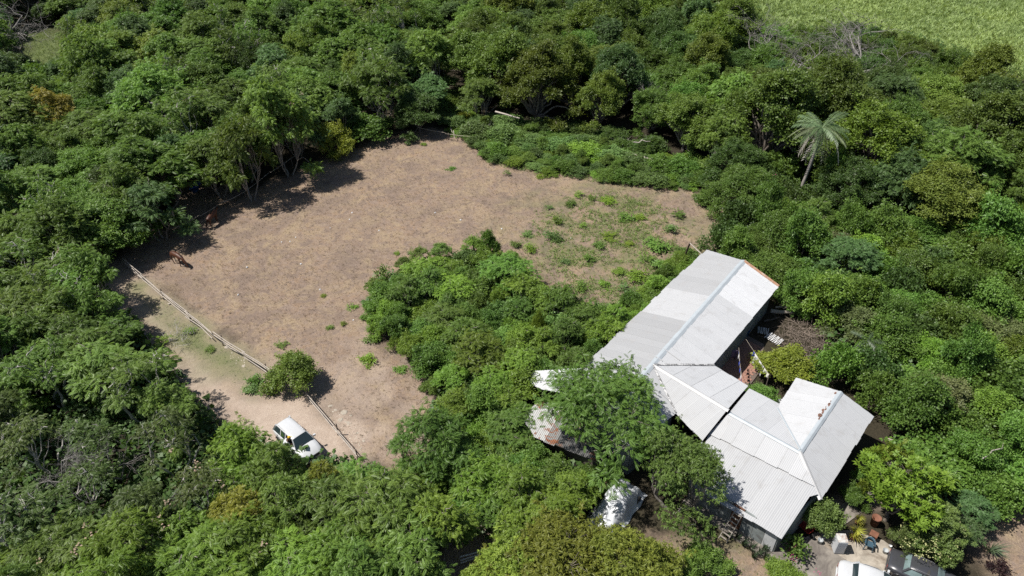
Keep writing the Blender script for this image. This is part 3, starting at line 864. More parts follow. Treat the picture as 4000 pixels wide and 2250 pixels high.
n4 = fill([(-300, 760), (250, 930), (310, 1010), (430, 1150), (530, 1290), (640, 1390), (690, 1480), (760, 1570), (400, 1480), (-250, 1420)], 4.8,
          [('feather', 'feather', 5, 2.2, 3.8, 4.0, 8.4), ('feather', 'bush', 2, 2.0, 3.4, 3.6, 7.4), ('thin', 'feather', 1.5, 2.2, 3.0, 6, 7.5)], .5, WHAT_W, 'beside the dirt track', group='trees beside the dirt track', seed=41, keep=lower)
n5 = fill([(-250, 1420), (400, 1480), (760, 1570), (840, 1650), (880, 1800), (700, 1950), (300, 2020), (-200, 2030)], 4.5,
          [('thin', (.095, .140, .038), 4, 1.9, 2.7, 5.5, 7.0), ('thin', 'dark', 1.5, 1.9, 2.6, 5.5, 6.8), ('feather', (.095, .140, .038), .8, 2.0, 2.6, 5.5, 6.5)], .85, WHAT_W, 'in the thin lower wood', group='trees of the thin lower wood', seed=51, keep=lower)
n6 = fill([(880, 1800), (980, 1740), (1240, 1810), (1380, 1820), (1480, 1880), (1530, 1990), (1690, 2010), (1740, 2090), (1700, 2150), (1640, 2520), (-350, 2520), (-300, 2100), (300, 2080), (700, 2000)], 4.2,
          [('feather', 'bright', 4, 2.0, 3.6, 4.2, 7.6), ('feather', 'feather', 4, 2.0, 3.6, 4.2, 7.4), ('feather', 'yellow', .25, 1.6, 2.2, 4.5, 5.5)], .52, WHAT_W, 'below the parked car', group='trees below the parked car', seed=61, keep=lower)
cc = [(1440, 1170), (1560, 1050), (1700, 990), (1920, 950), (1980, 1050), (2080, 1120), (2250, 1200), (2430, 1210), (2400, 1330), (2250, 1420), (2080, 1450), (2030, 1560), (2040, 1680), (2250, 1800), (2420, 1830), (2400, 1930), (2250, 2020), (2020, 2080), (1880, 2080), (1760, 1990), (1600, 1890), (1620, 1800), (1720, 1680), (1680, 1530), (1660, 1400), (1540, 1310), (1450, 1260)]
for i, (u, v, k, r, h, cl) in enumerate([(1465, 1125, 'feather', .9, 2.6, 'feather'), (1500, 1075, 'weed', .9, 1.4, 'bush'), (1580, 1040, 'feather', 1.0, 2.4, 'feather'), (1640, 1000, 'feather', 1.0, 2.7, 'feather'), (1560, 1100, 'bush', 1.0, 1.8, 'bush'),
        (1720, 985, 'feather', 1.2, 2.6, 'feather'), (1910, 950, 'bush', 1.0, 3.2, 'bush'), (1850, 960, 'feather', 1.1, 2.6, 'bright'), (1990, 1010, 'bush', 1.1, 1.8, 'feather'), (2030, 1070, 'bush', 1.0, 1.8, 'bright'), (1450, 1200, 'bush', .9, 1.6, 'bush'),
        (1480, 1265, 'bush', 1.1, 1.9, 'bright'), (1560, 1330, 'vine', 1.0, 1.3, 'bright'), (1640, 1400, 'bush', .9, 1.5, 'vine'), (1690, 1500, 'bush', .8, 1.4, 'bush'), (1745, 1590, 'bush', .9, 1.5, 'bush'), (1590, 1830, 'feather', .8, 2.4, 'bush'), (2120, 1140, 'bush', .9, 1.4, 'lime'), (2210, 1190, 'vine', 1.1, 1.2, 'bright')]):
    p = G(u, v, h * .55); aa, bb = pct(p)
    plant(k, p.x, p.y, r, h, cl, f'small ragged bush at the rim of the central scrub clump, {words(aa)} percent across, {words(bb)} down', cat='bush', name='bush', group='bushes at the rim of the scrub clump')
def clump(c, r):
    q = np.array([c])
    return sdist(q, HOUSE_W)[0] < -.45 * r
n7 = fill(cc, 2.6, [('feather', 'bush', 4, 1.5, 2.6, 3.0, 5.0), ('bush', 'bush', 3, 1.2, 2.3, 2.0, 4.0), ('feather', 'bright', 3, 1.4, 2.3, 3.0, 4.6), ('bush', 'bright', 1.5, 1.0, 1.9, 1.8, 3.4), ('vine', 'vine', 1, 1.4, 2.2, 1.6, 3.0)],
          .5, WHAT_W, 'in the central scrub clump', name='bush', cat='bush', group='bushes of the scrub clump', seed=71, keep=clump, tries=14000)
wl = [(2410, 1300), (2420, 1210), (2570, 1090), (2670, 985), (2735, 1000), (2560, 1220), (2480, 1340)]
n8 = fill(wl, .8, [('bush', 'bright', 1, .8, 1.4, 1.3, 2.2), ('vine', 'bush', 1.4, .9, 1.6, 1.0, 1.9), ('vine', 'bright', .8, .7, 1.2, .5, 1.1)], .42, WHAT_W, 'along the long roof', name='bush', cat='bush', group='bushes along the long roof', seed=81, test=False, tries=2500, keep=lambda c, r: sdist(np.array([c]), HOUSE_W)[0] < -.4 * r)
n9 = fill([(1700, 330), (1860, 380), (1880, 440), (2100, 480), (2400, 520), (2640, 600), (2760, 690), (2700, 725), (2450, 690), (2100, 650), (1900, 610), (1780, 500), (1700, 430)], .6,
          [('vine', 'vine', 4, .7, 1.8, .4, 1.5), ('vine', 'bright', 2, .5, 1.4, .3, .9), ('bush', 'feather', 1.0, .5, 1.1, .8, 2.2), ('vine', 'bush', 1.5, .6, 1.6, .5, 1.4)], .36, {'vine': 'creeper mound', 'bush': 'leafy bush'}, 'on the bank above the paddock', group='creepers on the bank above the paddock', seed=91, tries=1600, test=False)
n10 = fill([(3090, 120), (3400, 110), (3620, 150), (3620, 330), (3400, 360), (3100, 360)], 3.0, [('bush', 'olive', 3, 2.0, 3.2, 3.0, 5.0), ('bush', 'dark', 2, 2.0, 3.0, 3.0, 4.5)], .42, {'bush': 'dark leafy bush'}, 'among the bare grey trees', group='bushes among the bare grey trees', seed=95, tries=900, test=False,
           keep=lambda c, r: sdist(np.array([c]), Z_MEADOW)[0] < 0)
print('trees', n1, n2, n3, n4, n5, n6, n7, n8)

# ------------------------------------------------------------------ house with tin roofs
def mat_tin():
    m, nt, out = new_mat('painted_tin')
    oi = nt.nodes.new('ShaderNodeObjectInfo')
    co = coords(nt, 'Object')
    n1 = noise(nt, 1.1, 5, .6, co, .4)
    n2 = noise(nt, 6, 4, .7, co)
    c = mix(nt, oi.outputs['Color'], (.86, .87, .88), ramp(nt, n1, [(.35, (0, 0, 0)), (.75, (.22, .22, .22))]), 'MULTIPLY')
    stain = ramp(nt, n1, [(.56, (0, 0, 0)), (.8, (.5, .5, .5))])
    c = mix(nt, c, (.30, .285, .27), stain)
    sp = ramp(nt, n2, [(.70, (0, 0, 0)), (.78, (.35, .35, .35))])
    c = mix(nt, c, (.22, .17, .14), sp)
    p = N(nt, 'ShaderNodeBsdfPrincipled', Roughness=.5, Metallic=.0)
    p.inputs['Specular IOR Level'].default_value = .35
    nt.links.new(c, p.inputs['Base Color'])
    nt.links.new(p.outputs[0], out.inputs[0])
    return m
M_tin = mat_tin()

def mat_rusty():
    m, nt, out = new_mat('rusty_tin')
    oi = nt.nodes.new('ShaderNodeObjectInfo')
    co = coords(nt, 'Object')
    n1 = noise(nt, .9, 6, .65, co, .7)
    n2 = noise(nt, 9, 4, .7, co)
    rust = ramp(nt, n2, [(.3, (.13, .05, .025)), (.7, (.30, .13, .07))])
    c = mix(nt, oi.outputs['Color'], rust, ramp(nt, n1, [(.53, (0, 0, 0)), (.58, (1, 1, 1))]))
    p = N(nt, 'ShaderNodeBsdfPrincipled', Roughness=.6)
    nt.links.new(c, p.inputs['Base Color'])
    nt.links.new(p.outputs[0], out.inputs[0])
    return m
M_rusty = mat_rusty()
M_cap = mat_simple('ridge_flashing', (.36, .395, .42), .5, var=.08, scale=2)
M_cap_white = mat_simple('white_flashing', (.43, .43, .43), .5, var=.06, scale=2)
M_dark_wood = mat_simple('dark_timber', (.10, .085, .07), .85, var=.3, scale=4)
M_valley = mat_simple('blackened_valley', (.10, .10, .10), .8, var=.5, scale=9, dirt=(.55, .55, .55), dirt_amt=.55)
M_wall = mat_simple('grey_green_boards', (.19, .21, .205), .8, var=.2, scale=2.5, dirt=(.09, .085, .08), dirt_amt=.35)
M_wall_pale = mat_simple('pale_render', (.42, .43, .43), .85, var=.15, scale=2)
M_door = mat_simple('brown_door', (.12, .055, .03), .6, var=.25, scale=4)
M_rust_trim = mat_simple('rusted_fascia', (.36, .20, .12), .7, var=.3, scale=5, dirt=(.5, .42, .36), dirt_amt=.3)
M_conc = mat_simple('stained_concrete', (.20, .18, .155), .9, var=.3, scale=1.3, bump=.3, dirt=(.11, .095, .085), dirt_amt=.45)
M_conc_pale = mat_simple('pale_concrete', (.33, .295, .245), .9, var=.25, scale=1.6, bump=.3, dirt=(.17, .14, .11), dirt_amt=.48)

CAM = Vector((0, 0, CAM_H))
class Plane:
    def __init__(s, a, b, c):
        s.p = a
        s.n = (b - a).cross(c - a).normalized()
        if s.n.z < 0: s.n = -s.n
    def at(s, u, v):
        d = G(u, v, 0) - CAM
        t = (s.p - CAM).dot(s.n) / d.dot(s.n)
        return CAM + d * t

HOUSE = empty('tin_roof_house', (G(2800, 1620, 0)))
HC = HOUSE.location.copy()
tag(HOUSE, 'sprawling house under pale corrugated tin roofs in the scrub', 'house')
def hbuild(mb, name, mat, parent=None):
    mb.v = [tuple(Vector(p) - HC) for p in mb.v]
    return mb.build(name, mat, parent or HOUSE)

def corrugated(poly3, e_dir, plane, width, colours, parent, mat, off=.0, ragged=.05, origin=None, rs=None, pitch=.11, amp=.009, name='sheet'):
    """Sheets of corrugated tin laid down the slope over a convex polygon."""
    rs = rs or np.random.default_rng(5)
    e = e_dir.normalized()
    dn = plane.n.cross(e).normalized()
    if dn.z > 0: dn = -dn
    o = poly3[0]
    P2 = np.array([[(p - o).dot(e), (p - o).dot(dn)] for p in poly3])
    s0, s1 = P2[:, 0].min(), P2[:, 0].max()
    ns = max(1, int(round((s1 - s0) / width)))
    w = (s1 - s0) / ns
    def span(s_):
        s_ = min(max(s_, s0 + 1e-4), s1 - 1e-4)
        ts = []
        for i in range(len(P2)):
            a, b = P2[i], P2[(i + 1) % len(P2)]
            if (a[0] - s_) * (b[0] - s_) <= 0 and abs(a[0] - b[0]) > 1e-9:
                ts.append(a[1] + (b[1] - a[1]) * (s_ - a[0]) / (b[0] - a[0]))
        return (min(ts), max(ts)) if ts else (0, 0)
    out = []
    for i in range(ns):
        k = max(4, int(round(w / (pitch / 2))))
        V, F = [], []
        ext = ragged * (rs.random() * 1.6 - .3)
        lift = off + (.014 if i % 2 else .0) + rs.random() * .006
        for j in range(k + 1):
            s_ = s0 + w * i + (w + .03) * j / k
            t0, t1 = span(s_)
            z = lift + (amp if j % 2 else -amp)
            for t in (t0, t1 + ext):
                V.append(tuple(o + e * min(s_, s1 + .02) + dn * t + plane.n * z - HC))
        for j in range(k):
            F.append((2 * j, 2 * j + 1, 2 * j + 3, 2 * j + 2))
        m = bpy.data.meshes.new(name)
        m.from_pydata(V, [], F)
        m.materials.append(mat)
        ob = link(name, m, parent)
        c = colours(i / max(1, ns - 1), rs)
        ob.color = (*c, 1)
        out.append(ob)
    return out

def roof(px, plane, eave, colours, width=.86, thick=.1, mat=None, ragged=.05, rs=5, pitch=.11, amp=.009):
    """px: outline in the photograph, laid onto the plane. eave: two of its indices."""
    P3 = [plane.at(u, v) for u, v in px]
    cen = sum(P3, Vector()) / len(P3)
    deck = MB()
    inn = [cen + (p - cen) * .985 for p in P3]
    n = len(inn)
    top = [p - plane.n * .03 for p in inn]; bot = [p - plane.n * thick for p in inn]
    deck.add(top + bot, [tuple(range(n)), tuple(range(2 * n - 1, n - 1, -1))] + [(k, k + n, (k + 1) % n + n, (k + 1) % n) for k in range(n)])
    r = hbuild(deck, 'roof', M_dark_wood)
    corrugated(P3, P3[eave[1]] - P3[eave[0]], plane, width, colours, r, mat or M_tin, ragged=ragged, rs=np.random.default_rng(rs), pitch=pitch, amp=amp)
    return r, P3

def cap(a, b, width, drop, mat, parent, name='ridge_cap', lift=.035):
    """Folded ridge flashing from a to b."""
    d = (b - a).normalized()
    s = d.cross(Vector((0, 0, 1))).normalized() * width / 2
    up = Vector((0, 0, lift)); dn = Vector((0, 0, -drop))
    mb = MB()
    V = []
    for p in (a, b):
        V += [p + s + dn + up, p + s * .2 + up * 1.5, p - s * .2 + up * 1.5, p - s + dn + up]
    mb.add(V, [(0, 1, 5, 4), (1, 2, 6, 5), (2, 3, 7, 6)])
    return hbuild(mb, name, mat, parent)

g_ = lambda v, r, s=.03: (lambda q: (q * .985, q, q * 1.02))(v + (r.random() - .5) * s)
pA = G(2905, 1018, 4.0); pA2 = G(2555, 1415, 4.0)
PL_AR = Plane(pA, pA2, G(3042, 1118, 3.0))
PL_AL = Plane(pA, pA2, G(2760, 975, 3.0))
colAL = lambda t, r: g_(.325 if t < .30 else (.385 if t < .45 else (.305 if t < .60 else .315)), r, .03)  # left slopes toned down, right slopes up: sun contrast evened out in the colour
colAR = lambda t, r: g_(.455 if t > .36 else .53, r, .025)
rAL, PAL = roof([(2905, 1018), (2760, 975), (2215, 1495), (2350, 1648)], PL_AL, (1, 2), colAL, .86, ragged=.13, rs=3)
rAR, PAR = roof([(2905, 1018), (3042, 1118), (2788, 1422), (2553, 1421)], PL_AR, (1, 2), colAR, .86, ragged=.03, rs=4)
rA2, PA2 = roof([(2549, 1426), (2640, 1612), (2475, 1765), (2346, 1655)], PL_AR, (1, 2), lambda t, r: g_(.38, r), .86, rs=6)
pB = G(2552, 1424, 4.0); pB2 = G(2842, 1600, 4.0)
PL_BU = Plane(pB, pB2, G(2922, 1508, 3.05)); PL_BD = Plane(pB, pB2, G(2640, 1615, 3.0))
rBU, PBU = roof([(2556, 1426), (2842, 1600), (2922, 1508), (2790, 1428)], PL_BU, (3, 2), lambda t, r: g_(.465 if t < .55 else .50, r, .025), .84, rs=7)
rBD, PBD = roof([(2552, 1430), (2842, 1600), (2744, 1722), (2640, 1615)], PL_BD, (3, 2), lambda t, r: g_(.40, r, .025), .84, rs=8)
pC = G(2848, 1613, 3.72); pC2 = G(3128, 1768, 4.05)
PL_CU = Plane(pC, pC2, G(2926, 1518, 2.85)); PL_CD = Plane(pC, pC2, G(2850, 1730, 2.95))
rCU, PCU = roof([(2848, 1613), (2926, 1518), (3050, 1582), (3126, 1762)], PL_CU, (1, 2), lambda t, r: g_(.47, r, .025), .84, rs=9)
rCD, PCD = roof([(2848, 1613), (3128, 1768), (3180, 1897), (2770, 1692)], PL_CD, (3, 2), lambda t, r: g_(.41, r, .03), .84, rs=10)
q1 = PL_CD.at(2850, 1733); q2 = PL_CD.at(3167, 1893)
PL_CP = Plane(q1 - Vector((0, 0, .1)), q2 - Vector((0, 0, .1)), G(3055, 2105, 2.25))
rCP, PCP = roof([(2770, 1692), (3180, 1895), (3194, 1930), (3160, 1940), (3055, 2105), (2690, 1892)], PL_CP, (5, 4), lambda t, r: g_(.385, r, .025), .84, rs=11, ragged=.04, pitch=.13, amp=.012)
pD = G(3285, 1530, 4.1); pD2 = G(3125, 1765, 4.1)
PL_DR = Plane(pD, G(3412, 1625, 3.0), G(3205, 1955, 3.0)); PL_DL = Plane(pD, pD2, G(3110, 1475, 3.0))
rDL, PDL = roof([(3285, 1530), (3110, 1475), (3036, 1597), (3126, 1760)], PL_DL, (1, 2), lambda t, r: g_(.43, r, .03), .86, rs=12)
rDR, PDR = roof([(3285, 1530), (3412, 1625), (3205, 1955), (3126, 1765)], PL_DR, (1, 2), lambda t, r: g_(.435, r, .02), .86, rs=13)
cap(PAL[0] + (PAL[0] - PAL[3]).normalized() * .05, PAL[3], .52, .09, M_cap, rAL)
cap(pB, pB2 + (pB2 - pB).normalized() * .1, .36, .08, M_cap_white, rBU)
cap(pC, pC2, .34, .06, M_cap, rCU)
cap(PDR[0], pD2, .38, .08, M_cap, rDR)
cap(pD2, PDR[2] + Vector((0, 0, .05)), .3, .04, M_cap_white, rDR, 'hip_cap', .05)
for a, b, par in ((PBU[3], PBU[0], rBU), (PBD[3], PBD[0], rBD)):
    cap(a + Vector((0, 0, .05)), b + Vector((0, 0, .05)), .16, .0, M_valley, par, 'valley_strip', .03)
cap(PDL[2] + Vector((0, 0, .06)), PDL[3] + Vector((0, 0, .06)), .14, 0, M_cap, rDL, 'valley_strip', .03)
# rusted edge of the far gable
ed = MB(); nA = PL_AR.n
ed.beam(PAR[0] + nA * .03, PAR[1] + nA * .03, .30, .05, nA)
hbuild(ed, 'rusty_fascia', M_rust_trim, rAR)
# leftover bright paint strokes near the crossing
for (u0, v0, u1, v1) in ((2592, 1363, 2654, 1408), (2560, 1394, 2588, 1412)):
    mb = MB(); a, b = PL_AR.at(u0, v0) + nA * .05, PL_AR.at(u1, v1) + nA * .05
    mb.beam(a, b, .09, .012, nA)
    hbuild(mb, 'sealant_strip', M_cap_white, rAR)
# flaked paint and rust scabs along the cross ridge
scab = mat_simple('rust_scab', (.16, .085, .06), .8, var=.4, scale=8)
rs_ = np.random.default_rng(2)
for k in range(16):
    t = .03 + .62 * rs_.random() ** .8
    p = PDL[0].lerp(PDL[3], t) + (PDL[1] - PDL[0]).normalized() * (.12 + .2 * rs_.random()) + PL_DL.n * .035
    mb = MB(); n = 7
    r0 = .04 + .10 * rs_.random() ** 2
    ex = (PDL[3] - PDL[0]).normalized(); ey = PL_DL.n.cross(ex)
    V = [p + ex * math.cos(6.283 * j / n) * r0 * (1 + rs_.random()) + ey * math.sin(6.283 * j / n) * r0 * (.6 + .5 * rs_.random()) for j in range(n)]
    V2 = [q + PL_DL.n * .01 for q in V]
    mb.add(V + V2, [tuple(range(n, 2 * n))] + [(j, (j + 1) % n, (j + 1) % n + n, j + n) for j in range(n)])
    hbuild(mb, 'rust_patch', scab, rDL)

def wall_run(pts, zt, mat, t=.12, name='wall', z0=-.1):
    """Walls standing under given plan points; zt: top heights."""
    for i in range(len(pts) - 1):
        a, b = pts[i], pts[i + 1]
        mb = MB()
        d = Vector((b[0] - a[0], b[1] - a[1], 0)); L = d.length; d.normalize()
        s = Vector((-d.y, d.x, 0)) * t / 2
        A, B = Vector((a[0], a[1], 0)), Vector((b[0], b[1], 0))
        V = [A - s, A + s, B + s, B - s]
        V = [Vector((p.x, p.y, z0)) for p in V] + [Vector((p.x, p.y, zt[i + (k in (2, 3))])) for k, p in enumerate(V)]
        mb.add(V, [(3, 2, 1, 0), (4, 5, 6, 7), (0, 1, 5, 4), (1, 2, 6, 5), (2, 3, 7, 6), (3, 0, 4, 7)])
        hbuild(mb, name, mat)
def inset(p, cen, k): return p.lerp(cen, k)
cenA = (PAL[1] + PAR[1] + PAL[2] + PA2[2]) / 4
axA = (PAL[0] - PAL[3]).normalized(); axA.z = 0
nR = Vector((axA.y, -axA.x, 0)).normalized()
a1 = PAR[1] - nR * .45 - axA * .3; a2 = PAL[1] + nR * .45 - axA * .3
a3 = PAL[2] + nR * .45 + axA * .4; a4 = PA2[2] - nR * .45 + axA * .5
aR = PAL[0] - axA * .3; aN = PAL[3] + axA * .4
wall_run([a1, aR, a2, a3, aN, a4, PBD[3] - nR * .3, ], [2.85, 3.75, 2.85, 2.85, 3.7, 2.85, 2.85], M_wall)
wall_run([PBU[3] - nR * .45, a1], [2.85, 2.85], M_wall)
axC = (pC2 - pC).normalized(); axC.z = 0; nC = Vector((axC.y, -axC.x, 0)).normalized()
wall_run([PBU[3] - nR * .4, PBU[2] - Vector((-axC.y, axC.x, 0)) * .4 + axC * .1, PCU[2] - Vector((-axC.y, axC.x, 0)) * .4], [2.8, 2.75, 2.75], M_wall)
axD = (PDR[0] - PDR[3]).normalized(); axD.z = 0; nD = Vector((axD.y, -axD.x, 0)).normalized()
d1 = PDR[1] - nD * .45 - axD * .4; d2 = PDL[1] + nD * .45 - axD * .4; d0 = PDR[0] - axD * .4
wall_run([PDL[2] + nD * .45, d2, d0, d1, PDR[2] - nD * .45 + axD * .5], [2.8, 2.8, 3.85, 2.8, 2.8], M_wall_pale)
# porch front: boarded bays between posts, a door and a lighter end panel
f0 = PCP[5] + Vector((-axC.y, axC.x, 0)) * .35; f1 = PCP[4] + Vector((-axC.y, axC.x, 0)) * .35 - axC * .35
bays = 8
for k in range(bays):
    a, b = f0.lerp(f1, k / bays), f0.lerp(f1, (k + .97) / bays)
    mt = M_door if k == 4 else (M_wall_pale if k == bays - 1 else M_wall)
    wall_run([a, b], [2.2, 2.2], mt, name='door' if k == 4 else 'wall_panel', z0=.02)
    mb = MB(); mb.box((a.x, a.y, 1.1), (.1, .1, 2.2), math.atan2(axC.y, axC.x)); hbuild(mb, 'porch_post', M_dark_wood)
wall_run([f1, PDR[2] - nD * .45 + axD * .5], [2.2, 2.6], M_wall)
wall_run([PBD[2] + Vector((0, 0, 0)), f0], [2.6, 2.2], M_wall)
# plinth of the porch
mb = MB()
g1, g2 = f0 - Vector((-axC.y, axC.x, 0)) * .75, f1 - Vector((-axC.y, axC.x, 0)) * .75 + axC * 1.3
b1, b2 = f0 + Vector((-axC.y, axC.x, 0)) * 2, f1 + Vector((-axC.y, axC.x, 0)) * 2 + axC * 1.3
mb.poly_prism([(p.x, p.y) for p in (g1, g2, b2, b1)], -.1, .14)
hbuild(mb, 'porch_slab', M_conc)

# lean-to sheet on the wood side and the rusty shed under the tree
PL_S = Plane(G(2045, 1486, 2.3), G(2082, 1449, 2.5), G(2160, 1458, 2.75))
rS, PS = roof([(2045, 1486), (2082, 1449), (2270, 1440), (2230, 1540), (2110, 1520)], PL_S, (0, 1), lambda t, r: g_(.44, r), .8, rs=21, ragged=.1)
mb = MB()
for u, v in ((2062, 1486), (2120, 1530)):
    p = PL_S.at(u, v); mb.tube([(p.x, p.y, -.1), (p.x, p.y, p.z - .08)], .05, 6)
hbuild(mb, 'lean_to_posts', M_dark_wood)
SHED = empty('rusty_shed', (*G(2200, 1800, 0)[:2], 0)); tag(SHED, 'low rust-streaked tin shed under the feathery tree', 'shed')
_HC, _H = HC, HOUSE
HC, HOUSE = SHED.location.copy(), SHED
PL_SH = Plane(G(2040, 1622, 2.2), G(2115, 1560, 2.3), G(2400, 1760, 2.0))
rSh, PSh = roof([(2036, 1625), (2112, 1562), (2390, 1680), (2330, 1800), (2085, 1704)], PL_SH, (4, 3), lambda t, r: (lambda g: (g, g, g * .97))(.42 if t < .3 else (.22 if t < .5 else .10)), .8, rs=22, ragged=.15, mat=M_rusty, pitch=.12, amp=.02)  # dirty grey sheets towards the right, with shade put into their colour
s_c = [PL_SH.at(u, v) for u, v in ((2075, 1630), (2130, 1590), (2390, 1700), (2320, 1795))]
wall_run(s_c + [s_c[0]], [p.z - .14 for p in s_c] + [s_c[0].z - .14], M_dark_wood)
HC, HOUSE = _HC, _H

# ------------------------------------------------------------------ concrete yard and brick terrace
def slab(name, px, z, mat, thick=.12):
    mb = MB(); P_ = [G(u, v, z) for u, v in px]
    mb.poly_prism([(p.x, p.y) for p in P_][::-1] if sum((P_[i].x * P_[(i + 1) % len(P_)].y - P_[(i + 1) % len(P_)].x * P_[i].y) for i in range(len(P_))) < 0 else [(p.x, p.y) for p in P_], z - thick, z)
    o = mb.build(name, mat); tag(o, kind='structure'); return o
slab('concrete_yard', [(3080, 2215), (3110, 2120), (3180, 2080), (3320, 2070), (3450, 2110), (3560, 2190), (3720, 2260), (3900, 2400), (3250, 2400), (3170, 2270)], .05, M_conc_pale)
slab('driveway', [(3060, 2225), (3110, 2110), (3170, 2100), (3420, 2260), (3480, 2400), (3120, 2400)], .058, M_conc, .1)
slab('side_path', [(3400, 1850), (3470, 1765), (3535, 1775), (3500, 1875), (3420, 1960), (3300, 2050), (3230, 2030), (3330, 1930)], .03, M_conc)
TERR = slab('brick_terrace', [(2770, 1445), (2900, 1300), (2985, 1345), (2970, 1450), (2910, 1530), (2880, 1510)], .0, mat_simple('mortar_sand', (.13, .10, .085), .95, var=.2, scale=8))
M_brick = mat_simple('worn_brick', (.30, .165, .125), .9, var=.35, scale=2.2, dirt=(.19, .13, .11), dirt_amt=.3, bump=.3)
bm_ = MB(); bm_.box((0, 0, 0), (.40, .19, .05)); brick_mesh = bm_.mesh('brick', M_brick)
tp = np.array([[*G(u, v, 0)[:2]] for u, v in [(2790, 1445), (2900, 1318), (2968, 1352), (2955, 1440), (2905, 1515), (2880, 1500)]])
br_o = G(2800, 1440, 0); ux = Vector((axC.x, axC.y, 0)); uy = Vector((-axC.y, axC.x, 0))
nb = 0
for i in range(-3, 12):
    for j in range(-10, 26):
        p = br_o + ux * (i * .43 + (.215 if j % 2 else 0)) + uy * (j * .215)
        if nb < 260 and inside(np.array([[p.x, p.y]]), tp)[0]:
            b = link('brick', brick_mesh, TERR)
            b.location = (p.x, p.y, .012 + .012 * rs_.random()); b.rotation_euler = (0, 0, math.atan2(axC.y, axC.x) + rs_.normal() * .02)
            nb += 1

# ------------------------------------------------------------------ cars
M_glass = mat_simple('car_glass', (.025, .04, .045), .08, var=.1, spec=.8)
M_glass_pale = mat_simple('sunlit_car_glass', (.16, .22, .22), .1, var=.3, scale=2, spec=.8)  # sunlight on the sedan's panes put into a paler glass colour
M_tyre = mat_simple('tyre', (.018, .018, .018), .85)
M_rim = mat_simple('rim', (.35, .35, .36), .35, .6)
M_white_paint = mat_simple('white_car_paint', (.50, .51, .52), .25, var=.03, spec=.5, coat=.6)
M_grey_paint = mat_simple('charcoal_car_paint', (.045, .046, .052), .3, var=.08, spec=.5, coat=.7)
M_trim = mat_simple('black_trim', (.02, .02, .022), .5)
M_lamp_red = mat_simple('tail_lamp', (.22, .015, .012), .2)
M_lamp_clear = mat_simple('head_lamp', (.5, .52, .54), .12)
M_interior = mat_simple('car_interior', (.04, .038, .035), .8)

